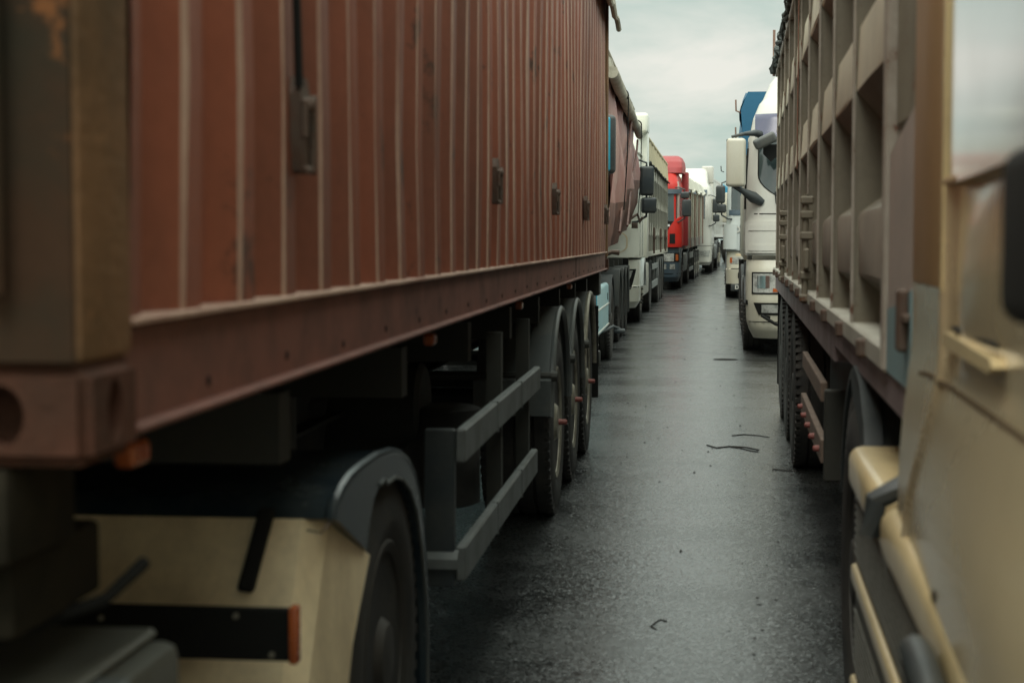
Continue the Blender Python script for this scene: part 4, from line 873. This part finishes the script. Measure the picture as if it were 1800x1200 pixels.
# ------------------------------------------------------------------ third left truck: white cab, grey ribbed body
def truck_left_third():
    g = frame('truck_tractor', 1, -1.275, 29.9, .005, z=gz(31), label='white high roof tractor unit with stacked black mirrors, third in the left row', cat='truck')
    lv = [(.30, .12, 1.16), (.42, .03, 1.21), (.95, 0, 1.22), (1.3, .03, 1.22), (2.0, .10, 1.22), (2.95, .32, 1.18), (3.15, .42, 1.12), (3.3, .55, 1.05)]
    c = Cab(g, lv, 2.25, r=.30); b = c.body('cab', 'cream_white', 1.18, 3.3)
    A = c.a(1.5)
    c.patch('windshield', 'glass', 1.98, 2.92, -A - .06, A + .06, .008, b, nq=18)
    c.patch('sun_visor', 'slate', 2.93, 3.16, -A - .16, A + .16, .07, b, dep=.05, nq=18)
    c.patch('side_window', 'glass', 1.95, 2.75, A + .62, A + 1.25, .006, b, both=True)
    c.patch('door_seam', 'gap', 1.2, 3.0, A + .56, A + .575, .004, b, both=True); c.patch('door_seam', 'gap', 1.2, 3.0, A + 1.5, A + 1.515, .004, b, both=True)
    rq = lambda z, e: e - .10 * max(0, abs(z - 1.46) / .27) ** 5
    c.patch('corner_panel', 'cream_white', 1.19, 1.73, A - .55, lambda z: rq(z, A + .30), .07, b, both=True, dep=.07, nz=12)
    c.patch('corner_recess', 'cream_white', 1.27, 1.64, A - .50, lambda z: A + .06 - .12 * max(0, abs(z - 1.455) / .185) ** 4, .082, b, both=True, dep=.012, nz=12)
    c.patch('recess_edge', 'beige', 1.265, 1.645, A - .50, lambda z: A + .085 - .12 * max(0, abs(z - 1.455) / .19) ** 4, .076, b, both=True, dep=.01, nz=12)
    c.patch('grille', 'gap', 1.22, 1.85, -A + .35, A - .35, .01, b, nq=10)
    bp = Cab(g, [(.28, .14, 1.14), (.40, .02, 1.21), (.66, -.02, 1.22), (.68, .03, 1.215), (1.14, .03, 1.21)], .95, r=.30)
    bb = bp.body('bumper', 'cream_white', .28, 1.14)
    bp.patch('headlight', 'gap', .62, .98, lambda z: A - .04, lambda z: A + .30 - .35 * (1.0 - z), .006, bb, both=True); bp.patch('headlight_lens', 'lens', .66, .95, lambda z: A + .0, lambda z: A + .22 - .4 * (1.0 - z), .012, bb, both=True); bp.patch('daylight_strip', 'chrome', .66, .95, lambda z: A + .12 - .4 * (1 - z), lambda z: A + .16 - .4 * (1 - z), .02, bb, both=True)
    bp.patch('fog_lamp', 'gap', .48, .58, A - .30, A + .05, .006, bb, both=True); bp.patch('bumper_seam', 'gap', .655, .67, -A - .3, A + .4, .006, bb, nq=20)
    # roof fairing
    rf = Cab(g, [(3.08, .42, 1.19), (3.3, .55, 1.16), (3.55, .85, 1.08), (3.8, 1.35, .95)], 2.3, r=.3); rr = rf.body('roof_deflector', 'cream_white', 3.08, 3.8)
    for s in (1, -1):
        mb = MB(); mb.box(s * (HW - .40), s * (HW + .08), 1.85, 2.5, 3.50, 3.88, .07, 4); mb.build('side_fairing', 'cream_white', g, 40)
        mb = MB(); mb.box(s * (HW - .30), s * (HW + .06), 2.1, 2.75, 1.15, 3.52, .03, 2); mb.build('side_extender', 'cream_white', g, 30)
    for s in (1, -1):
        mirror_set(g, s, HW + .13, .05, [(2.28, 2.80, .25, 0), (1.97, 2.25, .27, .04)], w=.25)
        arch(g, s, 1.4, .62, .55, HW - .3, HW + .05, 'cooly', 10, 170, .07)
        mb = MB(); mb.box(s * (HW - .10), s * (HW - .01), 2.1, 4.5, .42, 1.05, .05, 3); mb.build('side_skirt', 'cream_white', g, 40)
    tractor_running(g, drive=5.6, r=.50, xo=HW - .02, rimf='rim', tank=False)
    y0 = 33.3; t = frame('tipper_trailer', 1, -1.245, y0, .0055, z=gz(36), label='grey ribbed tipper trailer under a beige sheet, behind the white cab in the left row', cat='trailer')
    prof = [(1.25, -.09), (1.50, -.09), (1.58, -.02), (1.60, -.01), (1.85, -.03), (1.87, -.09), (2.12, -.09), (2.19, -.02), (2.21, -.01), (2.47, -.03), (2.49, -.09), (2.70, -.09), (2.77, -.02), (2.79, -.01), (3.1, -.03)]
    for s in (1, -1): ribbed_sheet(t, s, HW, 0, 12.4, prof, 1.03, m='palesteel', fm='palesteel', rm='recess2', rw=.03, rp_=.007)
    mb = MB()
    for s in (1, -1): mb.box(s * (HW - .12), s * (HW + .01), -.05, 12.45, 1.15, 1.248, .006, 1); mb.box(s * (HW - .12), s * (HW + .005), -.06, -.008, 1.25, 3.12, .006, 1); mb.box(s * (HW - .12), s * (HW + .005), 12.41, 12.46, 1.25, 3.12, .006, 1)
    mb.box(-HW + .1, HW - .1, 0, .05, 1.2, 3.3); mb.box(-HW + .1, HW - .1, 12.35, 12.4, 1.2, 3.3); mb.build('body_frame', 'palesteel', t, 30)
    for y in (2.5, 6.5, 10.0):
        mb = MB(); mb.box(HW + .0, HW + .05, y, y + .05, 1.2, 1.75, .008, 1); mb.box(HW + .02, HW + .07, y - .05, y + .1, 1.5, 1.56, .008, 1); mb.build('hinge_bar', 'lock', t, 30)
    mb = MB(); n, K = 40, 6; v = []
    for i in range(n + 1):
        y = -.1 + 12.65 * i / n
        for j in range(K): q = j / (K - 1); v.append((HW - .03 + .06 * q + .012 * math.sin(i * 1.3 + q * 3), y, 3.56 - .55 * q + .02 * wob(i)))
    mb.add(v, [(i * K + j, i * K + j + 1, (i + 1) * K + j + 1, (i + 1) * K + j) for i in range(n) for j in range(K - 1)])
    mb.box(-HW, HW - .0, -.1, 12.55, 3.48, 3.555, .02, 1); tp = mb.build('tarpaulin', 'canvas_beige', t, 45)
    mb = MB(); mb.tube([(HW + .035 + .008 * math.sin(i * 1.3), -.1 + 12.65 * i / n, 3.01 + .02 * wob(i)) for i in range(n + 1)], .02, 6); mb.build('hem', 'gap', tp, 30)
    trailer_running(t, [6.7, 8.0, 9.3], HW + .02, 1.22, .3, 12.4, r=.49, nuts='yellow', guard='plast_grey', under=(2.6, 5.8, ((.45, .60), (.85, .97)), 'steelgrey'))
truck_left_third()

# ------------------------------------------------------------------ fourth left truck: red cab, pale sheeted body
def truck_left_fourth():
    sl = .012
    g = frame('truck_tractor', 1, -.88, 47.6, .040, z=gz(49), slope=sl, label='bright red tractor unit with faded roof spoiler and slate blue bumper, in the left row', cat='truck')
    lv = [(1.0, .0, 1.20), (1.3, .0, 1.21), (1.7, .05, 1.21), (2.0, .10, 1.20), (2.75, .22, 1.18), (2.95, .25, 1.17), (3.2, .40, 1.10), (3.38, .62, 1.02)]
    c = Cab(g, lv, 2.3, r=.17, bow=.07); A = c.a(1.5)
    b = c.body('cab', 'red', 1.22, 3.38)
    c.patch('windshield', 'glass', 1.92, 2.70, -A - .10, A + .10, .008, b, nq=18)
    c.patch('sun_visor', 'slate', 2.70, 2.84, -A - .2, A + .2, .08, b, dep=.05, nq=18); c.patch('wiper_panel', 'gap', 1.56, 1.88, -A + .05, A - .1, .012, b, nq=14)
    c.patch('wiper_trim', 'cooly', 1.78, 1.84, -A + .05, A - .1, .016, b, nq=14)
    c.patch('door', 'redfade', 1.3, 3.1, A + .30, A + 1.95, .006, b, both=True); c.patch('side_window', 'glass', 1.98, 2.7, A + .5, A + 1.2, .012, b, both=True)
    c.patch('pillar', 'pink', 1.95, 3.05, A + .11, A + .20, .014, b, both=True)
    # corner air guide: curved blade
    up = lambda z: A + .42 - .62 * max(0, 1 - ((z - 1.22) / .95)) ** .5
    c.patch('lower_panel', 'gap', 1.22, 1.93, lambda z: -(A + .20 - .50 * max(0.0, (2.05 - z) / .85) ** .55), lambda z: A + .20 - .50 * max(0.0, (2.05 - z) / .85) ** .55, .009, b, nq=14)
    c.patch('air_guide', 'red', 1.20, 2.05, lambda z: A + .20 - .55 * max(0.0, (2.05 - z) / .85) ** .55, A + .28, .075, b, both=True, dep=.07, nz=14)
    c.patch('air_slot', 'gap', 1.30, 1.58, A - .10, A + .04, .08, b, both=True)
    bp = Cab(g, [(.22, .16, 1.14), (.36, .02, 1.20), (.8, -.01, 1.21), (1.18, .03, 1.19)], .95, r=.17, bow=.07); bb = bp.body('bumper', 'slate', .22, 1.18)
    bp.patch('headlight', 'gap', .78, 1.04, A - .44, A + .22, .006, bb, both=True); bp.patch('headlight_lens', 'lens', .80, 1.02, A - .40, A + .02, .012, bb, both=True); bp.patch('indicator', 'orange', .82, 1.0, A + .07, A + .15, .016, bb, both=True)
    for q in (A - .26, A - .02):
        bp.patch('fog_lamp', 'lens', .58, .72, q - .07, q + .07, .014, bb, both=True, nz=4, nq=4)
    bp.patch('bumper_lip', 'gap', .44, .46, -A - .3, A + .3, .01, bb, nq=16)
    rf = Cab(g, [(3.28, .50, 1.24), (3.45, .58, 1.25), (3.62, .75, 1.23), (3.76, 1.1, 1.16), (3.81, 1.4, 1.08)], 2.4, r=.2); rf.body('roof_spoiler', 'redfade', 3.30, 3.81)
    mb = MB(); mb.box(-.75, .75, .38, .48, 3.36, 3.48, .02, 2); mb.build('roof_lamp_bar', 'white', g, 30)
    for s in (1, -1): mb = MB(); mb.box(s * (HW - .08), s * (HW + .10), 2.25, 2.85, 1.2, 3.36, .02, 2); mb.build('side_extender', 'redfade', g, 30)
    for s in (1, -1):
        mirror_set(g, s, HW + .14, .0, [(2.06, 2.54, .26, .05), (2.56, 2.75, .24, 0)])
        arch(g, s, 1.4, .60, .55, HW - .3, HW + .0, 'plast', 10, 170, .05)
        mb = MB()
        for z in (.45, .75): mb.box(s * (HW - .12), s * (HW - .01), .98, 1.25, z, z + .06, .01)
        mb.build('step', 'plast_grey', g, 30)
    tractor_running(g, drive=5.0, r=.50, xo=HW - .02)
    t = frame('tipper_trailer', 1, -.78, 50.6, .042, z=gz(50.6) * .6, slope=.012, label='pale smooth sided trailer with rust streaked posts and grey sheet, behind the red cab', cat='trailer')
    mb = MB(); mb.box(-HW + .02, HW - .02, 0, 11.3, 1.45, 2.9, .01, 1); mb.build('tipper_body', 'palesteel', t, 30)
    mb = MB(); mb.box(-HW + .0, HW - .0, 0, 11.3, 1.15, 1.449, .01, 1); mb.build('sill', 'greysill', t, 30)
    for k in range(9):
        for s in (1, -1):
            mb = MB(); mb.box(s * (HW - .018), s * (HW + .03), .1 + k * 1.37, .19 + k * 1.37, 1.16, 2.88, .005, 1); mb.build('side_post', 'rustpost' if k % 2 == 0 else 'palesteel', t, 30)
    mb = MB(); n, K = 50, 7; v = []
    for i in range(n + 1):
        y = -.1 + 11.5 * i / n; dip = .10 * math.sin(i * .42) + .04 * math.sin(i * 1.1)
        for j in range(K): q = j / (K - 1); v.append((HW - .05 + .14 * q + .02 * math.sin(i * .9 + q * 2), y, 3.38 - .44 * q + dip * q * .4 - .12 * (y / 11) * (1 - q) + .015 * wob(i)))
    mb.add(v, [(i * K + j, i * K + j + 1, (i + 1) * K + j + 1, (i + 1) * K + j) for i in range(n) for j in range(K - 1)])
    mb.box(-HW + .02, HW - .05, -.1, 11.3, 3.1, 3.30, .05, 2); tp = mb.build('tarpaulin', 'canvas_grey', t, 50)
    mb = MB(); mb.tube([(HW + .09 + .02 * math.sin(i * .9 + 2), -.1 + 11.5 * i / n, 2.93 + .4 * (.10 * math.sin(i * .42) + .04 * math.sin(i * 1.1))) for i in range(n + 1)], .03, 6); mb.build('hem', 'canvas_grey', tp, 30)
    trailer_running(t, [6.7, 8.0, 9.3], HW + .0, 1.2, .3, 11.2, r=.49, guards=False, rim='rim', under=(3.0, 5.4, ((.40, .52), (.80, 1.0)), 'steelgrey'), flap=False)
truck_left_fourth()

# ------------------------------------------------------------------ fifth left truck and what stands beyond it
def far_cab(name, side, fx, y, h, label, m='white', roof=3.35, defl=3.86, zoff=None, drive=5.1, rim='rimdk', mirrors=True):
    g = frame(name, side, fx, y, h, z=gz(y + 2) if zoff is None else zoff, slope=.016, label=label, cat='truck')
    lv = [(1.0, .0, 1.21), (1.3, .02, 1.22), (2.0, .10, 1.22), (2.9, .32, 1.18), (3.15, .42, 1.12), (roof, .6, 1.02)]
    c = Cab(g, lv, 2.25, r=.3); A = c.a(1.5); b = c.body('cab', m, 1.0, roof)
    c.patch('windshield', 'glass', 1.98, 2.85, -A - .06, A + .06, .008, b, nq=16); c.patch('sun_visor', 'slate', 2.87, 3.05, -A - .1, A + .1, .07, b, dep=.05, nq=16)
    c.patch('side_window', 'glass', 1.95, 2.72, A + .6, A + 1.3, .008, b, both=True); c.patch('grille', 'gap', 1.1, 1.8, -A + .2, A - .2, .01, b)
    bp = Cab(g, [(.28, .14, 1.14), (.40, .02, 1.21), (.98, .0, 1.215)], 1.0, r=.3); bb = bp.body('bumper', m, .28, .98)
    bp.patch('headlight', 'lens', .6, .82, A - .2, A + .28, .008, bb, both=True)
    if defl: Cab(g, [(roof - .1, .6, 1.05), (defl - .15, 1.2, 1.0), (defl, 1.5, .92)], 2.3, r=.25).body('roof_deflector', m, roof - .1, defl)
    for s in (1, -1):
        if mirrors: mirror_set(g, s, HW + .16, .05, [(2.20, 2.72, .24, 0), (1.88, 2.14, .24, .02)])
        arch(g, s, 1.4, .60, .55, HW - .3, HW + .0, m, 10, 170, .05)
        mb = MB(); mb.box(s * (HW - .10), s * (HW - .0), 2.0, 2.3, .6, 1.2, .04); mb.build('step', m, g, 30)
    tractor_running(g, drive=drive, r=.52, xo=HW, rimf=rim, rimd=rim)
    return g
g = far_cab('truck_tractor', 1, .00, 62.2, .05, 'plain white tractor unit with white roof deflector, farthest cab of the left row')
mb = MB(); mb.box(HW - .45, HW - .02, 1.6, 2.35, 3.3, 3.95, .05, 3); mb.build('side_fairing', 'white', g, 40)
def box_trailer(label, side, fx, y, h, m, z0, z1, ln, zoff, canvas=None, axles=(6.5, 7.8), rim='rimbeige', name='box_trailer'):
    t = frame(name, side, fx, y, h, z=zoff, label=label, cat='trailer')
    mb = MB(); mb.box(-HW, HW, 0, ln, z0, z1, .04, 2); bd = mb.build('box_body', m, t, 30)
    mb = MB()
    for s in (1, -1):
        mb.box(s * (HW - .01), s * (HW + .012), 0.02, ln - .02, z0 + .01, z0 + .12, .004, 1); mb.box(s * (HW - .01), s * (HW + .012), 0.02, ln - .02, z1 - .10, z1 - .01, .004, 1)
        for k in range(int(ln / 1.2)): mb.box(s * (HW - .01), s * (HW + .008), .3 + k * 1.2, .34 + k * 1.2, z0 + .125, z1 - .105)
    mb.build('body_rail', m, bd, 30)
    if canvas:
        mb = MB(); mb.box(-HW - .02, HW + .02, -.02, ln + .02, z1 - .9, z1 + .04, .05, 3); tp = mb.build('tarpaulin', canvas, t, 40)
        mb = MB()
        for k in range(int(ln / .8)): mb.box(HW + .016, HW + .035, .3 + k * .8, .36 + k * .8, z1 - .95, z1 - .1, .006, 1)
        mb.build('tarpaulin_strap', canvas, tp, 30)
    trailer_running(t, list(axles), HW, z0, .3, ln - .2, r=.53, guards=False, rim=rim, flap=False)
    return t
box_trailer('white box trailer standing behind the farthest white cab of the left row', 1, .06, 65.6, .055, 'white', 1.25, 3.55, 8.0, gz(68), axles=(5.0, 6.3))
box_trailer('dirty white angled box trailer with a beige wheel, at the far end of the lane', -1, .10, 75.0, .30, 'whiteold', 1.75, 3.05, 11.0, gz(77), axles=(1.6, 3.0), rim='rimbeige')
box_trailer('far trailer under a bright blue tarpaulin, seen between the two rows', 1, .62, 88.0, .05, 'white', 1.3, 3.9, 10.0, .45, canvas='canvas_cyan')

# ------------------------------------------------------------------ right row, second: white cab with wrap mirrors, blue sheeted trailer
def truck_right_second():
    g = frame('truck_tractor', -1, .435, 21.9, .012, label='white tractor unit with big white mirror and tinted visor, just behind the ribbed trailer', cat='truck')
    lv = [(1.28, .02, 1.21), (1.5, .04, 1.22), (2.1, .10, 1.215), (2.85, .26, 1.17), (3.10, .36, 1.12), (3.3, .55, 1.04), (3.42, .8, .95)]
    c = Cab(g, lv, 2.3, r=.30, bow=.06); A = c.a(1.5); b = c.body('cab', 'white', 1.30, 3.42)
    wq = lambda z: A + .13 - .22 * max(0, (2.35 - z) / .27) ** 2 * (1 if z < 2.35 else 0)
    c.patch('windshield', 'glass', 2.08, 2.86, lambda z: -wq(z), wq, .010, b, nq=22, nz=14); c.patch('windshield_seal', 'gap', 2.06, 2.88, lambda z: -wq(z) - .02, lambda z: wq(z) + .02, .006, b, nq=22, nz=14)
    c.patch('sun_visor', 'visor', 2.83, 3.14, -A - .14, A + .14, .09, b, dep=.03, nq=20)
    c.patch('front_seam', 'gap', 1.83, 1.842, -A - .2, A + .2, .004, b, nq=20); c.patch('front_seam', 'gap', 1.70, 1.706, -A - .28, A + .28, .004, b, nq=20)
    c.patch('corner_panel', 'white', 1.33, 1.74, A - .32, A + .34, .028, b, both=True, dep=.03); c.patch('corner_panel_rib', 'white', 1.62, 1.70, A - .14, A + .27, .036, b, both=True, dep=.02); c.patch('corner_panel_rib', 'white', 1.36, 1.44, A - .24, A + .27, .036, b, both=True, dep=.02)
    c.patch('grille', 'gap', 1.34, 1.68, -A + .4, A - .4, .012, b)
    c.patch('door_seam', 'gap', 1.32, 3.1, A + .50, A + .515, .004, b, both=True); c.patch('side_window', 'glass', 2.0, 2.8, A + .62, A + 1.3, .008, b, both=True)
    c.patch('marker_lamp', 'yellow', 3.20, 3.24, A - .30, A - .14, .02, b, both=True)
    c.patch('door_grip', 'gap', 1.9, 2.7, A + .40, A + .425, .02, b, both=True)
    bp = Cab(g, [(.22, .15, 1.10), (.34, .05, 1.16), (.44, .03, 1.19), (.70, -.03, 1.20), (1.10, -.01, 1.20), (1.26, .05, 1.19)], .98, r=.30, bow=.06); bb = bp.body('bumper', 'whiteold', .22, 1.24)
    bp.patch('headlight', 'gap', .80, 1.085, A - .34, A + .235, .006, bb, both=True); hl = bp.patch('headlight_lens', 'lens', .82, 1.065, A - .31, A + .205, .012, bb, both=True)
    bp.patch('headlight_bowl', 'chrome', .88, 1.04, A - .02, A + .14, .016, bb, both=True, nz=5, nq=5); bp.patch('indicator', 'orange', .83, .875, A - .24, A - .06, .018, bb, both=True)
    bp.patch('fog_lamp', 'gap', .53, .69, lambda z: A - .34, lambda z: A + .20 - .5 * (.69 - z), .006, bb, both=True); bp.patch('fog_lens', 'lens', .56, .665, A - .31, A + .08, .012, bb, both=True)
    bp.patch('bumper_seam', 'gap', .435, .445, -A - .3, A + .3, .006, bb, nq=20); bp.patch('step_slot', 'gap', .66, .72, A + .33, A + .42, .006, bb, both=True)
    rf = Cab(g, [(3.12, .62, 1.08), (3.35, .85, 1.00), (3.6, 1.15, .90), (3.76, 1.5, .80)], 2.4, r=.25); rf.body('roof_deflector', 'white', 3.12, 3.76)
    for s in (1, -1): mb = MB(); mb.box(s * (HW - .12), s * (HW - .05), 2.25, 2.7, 1.2, 2.95, .02, 2); mb.build('side_extender', 'white', g, 30)
    for s in (1, -1):
        mb = MB(); mb.box(-.13, .115, -.07, .07, 0, .62, .045, 4); o = mb.build('mirror', 'whiteold', g, 40, loc=(s * (HW + .115), -.08, 2.18), rot=(0, 0, s * .18))
        mb = MB(); mb.box(s * .10, s * .128, -.05, .085, .01, .61, .014, 2); mb.build('mirror_edge', 'gap', o, 30)
        mb = MB(); mb.tube([(s * (HW + .18), -.05, 2.82), (s * (HW + .02), .0, 2.86), (s * (HW - .12), .15, 2.88), (s * (HW - .2), .25, 2.86)], [.018, .025, .045, .05], 10); mb.build('mirror_arm', 'plast', g, 40)
        mb = MB(); mb.tube([(s * (HW + .16), -.05, 2.19), (s * (HW + .02), .0, 2.12), (s * (HW - .10), .08, 2.05), (s * (HW - .22), .12, 1.98)], [.02, .04, .075, .05], 10); mb.build('mirror_arm', 'plast', g, 40)
        mb = MB(); mb.box(-.15, .15, -.05, .05, -.07, .07, .04, 4); mb.build('front_mirror', 'plast_grey', g, 40, loc=(s * (HW - .24), -.16, 2.76), rot=(.2, s * .45, 0))
        mb = MB(); mb.prism([(s * .08, 0), (s * -.16, 0), (s * -.16, -.10), (s * -.02, -.22), (s * .08, -.12)], 'y', -.03, .03); mb.build('mirror_reflection', 'gap', g, 30, loc=(s * (HW - .30), -.02, 2.72))  # dark patch in place of a mirror's reflection in the windscreen
        arch(g, s, 1.4, .62, .55, HW - .3, HW + .0, 'plast', 10, 170, .05)
        mb = MB(); mb.tube([(s * (HW - .32), -.04, .50), (s * (HW - .22), -.12, .53), (s * (HW - .40), -.13, .42), (s * (HW - .60), -.10, .36)], .022, 6); mb.build('tow_hook', 'gap', g, 30)
        mb = MB(); mb.tube([(s * (HW - .38), .09, 2.12), (s * (HW - .39), .03, 1.98), (s * (HW - .44), .02, 1.84)], .008, 6); mb.build('wiper_hose', 'gap', g, 30)
        mb = MB(); mb.tube([(s * (HW - .42), .06, 2.10), (s * (HW - .60), .06, 2.22), (s * (HW - .9), .06, 2.3)], .014, 6); mb.build('wiper', 'gap', g, 30)
        mb = MB(); mb.box(s * (HW - .2), s * (HW + .0), .99, 1.05, .36, 1.2, .01); mb.build('arch_flap', 'plast', g, 30)
    tractor_running(g, drive=5.0, r=.52, xo=HW + .01)
    t = frame('tipper_trailer', -1, .42, 25.0, .012, label='high trailer under a loose dark blue tarpaulin with hooks, behind the white mirror cab', cat='trailer')
    mb = MB(); mb.box(-HW + .06, HW - .06, .1, 11, 1.2, 3.35, .02); mb.build('tipper_body', 'palesteel', t, 30)
    for s in (1, -1):
        mb = MB(); n, K = 30, 8; v = []
        for i in range(n + 1):
            y = -.05 + 11.1 * i / n
            for j in range(K): q = j / (K - 1); v.append((s * (HW - .10 + .10 * math.sin(q * 3.0) + .03 * math.sin(i * 1.3 + 4 * q)), y, 3.66 - 1.25 * q * (1 if i > 1 else .55) + .02 * wob(i)))
        mb.add(v, [(i * K + j, i * K + j + 1, (i + 1) * K + j + 1, (i + 1) * K + j) for i in range(n) for j in range(K - 1)])
        mb.add([(s * (HW - .1), -.06, 3.66), (s * (HW + .0), -.07, 3.4), (s * (HW - .05), -.06, 2.75), (s * (HW - .22), -.06, 2.7), (s * (HW - .5), -.06, 3.2), (s * (HW - .6), -.06, 3.66)], [(0, 1, 2, 3, 4, 5)])
        if s > 0: mb.box(-HW + .1, HW - .1, -.05, 11.05, 3.60, 3.655, .02, 1)
        tp = mb.build('tarpaulin', 'canvas_blue', t, 45)
        for z in (3.35, 2.95):
            mb = MB(); mb.tube([(s * (HW - .02), .0, z), (s * (HW + .07), .0, z + .04), (s * (HW + .075), .0, z + .2)], .013, 6); mb.build('tarpaulin_hook', 'rustpost', tp, 30)
        mb = MB(); mb.box(s * (HW - .12), s * (HW - .06), -.02, .06, 1.2, 2.9, .01); mb.box(s * (HW - .16), s * (HW - .02), -.06, -.022, 2.72, 2.86, .01); mb.build('corner_post', 'recess', t, 30)
    trailer_running(t, [6.7, 8.0, 9.3], HW, 1.2, .3, 11, r=.5, guards=False)
truck_right_second()

def truck_right_third():
    g = frame('truck_tractor', -1, .355, 42.2, .016, z=gz(43), label='white and cream tractor unit with dark slatted grille, third in the right row', cat='truck')
    lv = [(.98, .03, 1.20), (1.2, .02, 1.21), (2.1, .08, 1.20), (3.05, .28, 1.16), (3.2, .40, 1.08), (3.3, .6, 1.0)]
    c = Cab(g, lv, 2.2, r=.22, bow=.04); A = c.a(1.5); b = c.body('cab', 'cooly', 1.18, 3.3)
    c.patch('windshield', 'glass', 2.20, 3.08, -A - .10, A + .10, .010, b, nq=18); c.patch('windshield_panel', 'slate', 2.06, 2.195, -A - .16, A + .16, .012, b, nq=18)
    gr = c.patch('grille', 'slate', 1.15, 1.82, -A + .12, A - .12, .014, b, nq=14)
    for z in (1.56, 1.35, 1.20): c.patch('grille_slat', 'cooly', z, z + .06, -A + .14, A - .14, .05, gr, dep=.04, nq=14)
    c.patch('front_seam', 'gap', 1.84, 2.05, A - .16, A - .152, .004, b, both=True)
    c.patch('corner_deflector', 'cooly', 1.22, 1.84, A - .05, A + .40, .07, b, both=True, dep=.07); c.patch('side_window', 'glass', 2.1, 2.9, A + .5, A + 1.2, .008, b, both=True)
    text(b, 'DAF', .20, (-1.0, .02, 1.64), (R(90), 0, 0), 'white')
    bp = Cab(g, [(.24, .10, 1.14), (.36, .02, 1.20), (.72, -.03, 1.21), (.74, .02, 1.19), (1.16, .06, 1.19)], .95, r=.2, bow=.04); bb = bp.body('bumper', 'whiteold', .36, 1.16)
    bp.patch('headlight', 'lens', .86, 1.02, A - .36, A + .12, .010, bb, both=True); bp.patch('indicator', 'orange', .88, 1.01, A + .06, A + .12, .016, bb, both=True); bp.patch('bumper_recess', 'beige', 1.06, 1.11, A - .4, A - .02, .006, bb, both=True)
    bp.patch('bumper_seam', 'gap', .725, .745, -A - .2, A + .2, .008, bb, nq=18); bp.patch('bumper_slot', 'gap', .50, .64, A - .36, A - .08, .01, bb, both=True); bp.patch('latch', 'gap', .80, .83, A - .20, A - .14, .012, bb, both=True)
    mb = MB(); mb.box(-1.08, 1.08, .0, .12, .18, .36, .02); lb = mb.build('bumper_spoiler', 'plast', g, 30); text(lb, 'DAF', .14, (-.98, -.012, .23), (R(90), 0, 0), 'white')
    Cab(g, [(3.2, .6, 1.0), (3.6, 1.2, .95), (3.7, 1.5, .85)], 2.2, r=.25).body('roof_deflector', 'cooly', 3.2, 3.7)
    for s in (1, -1):
        mirror_set(g, s, HW + .10, .0, [(2.36, 2.80, .22, .03), (2.12, 2.34, .22, 0)])
        arch(g, s, 1.4, .60, .55, HW - .3, HW + .0, 'plast', 10, 170, .05)
    mb = MB(); mb.tube([(-HW - .05, .4, 3.15), (-HW - .12, .4, 3.17), (-HW - .13, .4, 3.3)], .012, 6); mb.build('horn_bracket', 'gap', g, 30)
    tractor_running(g, drive=5.0, r=.50, xo=HW)
    box_trailer('white box trailer behind the cream bumpered tractor in the right row', -1, .44, 45.4, .02, 'white', 1.2, 3.7, 12.5, gz(52), axles=(7, 8.3, 9.6), rim='rimdk')
    far_cab('truck_tractor', -1, .9, 63.0, .03, 'far white tractor unit of the right row, mostly hidden behind nearer cabs')
truck_right_third()

# ------------------------------------------------------------------ small things on the wet road
def twig(pts, r, label):
    mb = MB(); mb.tube([(x, y, gz(y) + r * .8) for x, y in pts], r, 5); o = mb.build('twig', 'twig', None, 30); base = Vector((pts[0][0], pts[0][1], 0))
    tag(o, label, 'twig', 'twigs on the road')
twig([(-.02, 12.3), (.05, 12.14), (.15, 12.24), (.26, 12.2), (.35, 12.05)], .0045, 'longest curved dark twig lying across the middle of the wet lane')
twig([(.15, 12.2), (.21, 12.16), (.29, 12.0), (.34, 11.95)], .004, 'short bent twig touching the longest curved twig')
twig([(.17, 12.92), (.27, 13.01), (.38, 12.94), (.45, 12.84)], .004, 'thin dark twig beyond the longest curved one, near the right trailer')
twig([(.41, 11.05), (.48, 11.0), (.56, 10.97)], .004, 'straight thin twig beside the right trailer wheel')
twig([(-.21, 6.52), (-.19, 6.59), (-.163, 6.56)], .0026, 'small crooked twig in the foreground of the lane')
twig([(-.21, 6.52), (-.222, 6.47), (-.20, 6.42)], .0025, 'tiny curled stalk next to the small crooked twig')
mb = MB(); mb.lathe([(0, .16), (.004, .15), (.004, .13), (.001, .125), (.001, .001)], c=(0, 0, 0), n=28, axis='z'); tag(mb.build('drain_cover', 'gap', None, 30, loc=(.19, 21.2, .001)), 'small dark round drain cover in the wet lane', 'drain cover')

def pebbles():
    mb = MB()
    for k in range(380):
        x = random.uniform(-.85, .6); y = 3.6 + 40 * random.random() ** 2; r = (.002 + .007 * random.random() ** 3) * (1 + y / 40); z = gz(y)
        n = 6; v = [(x, y, z + r * random.uniform(.6, 1.1))] + [(x + r * random.uniform(.7, 1.4) * math.cos(2 * PI * i / n), y + r * random.uniform(.7, 1.6) * math.sin(2 * PI * i / n), z + .0005) for i in range(n)]
        mb.add(v, [(0, 1 + i, 1 + (i + 1) % n) for i in range(n)])
    tag(mb.build('gravel', 'pebble', None, 0), 'dark grit and small stones scattered over the wet road', None, None, 'stuff')
pebbles()
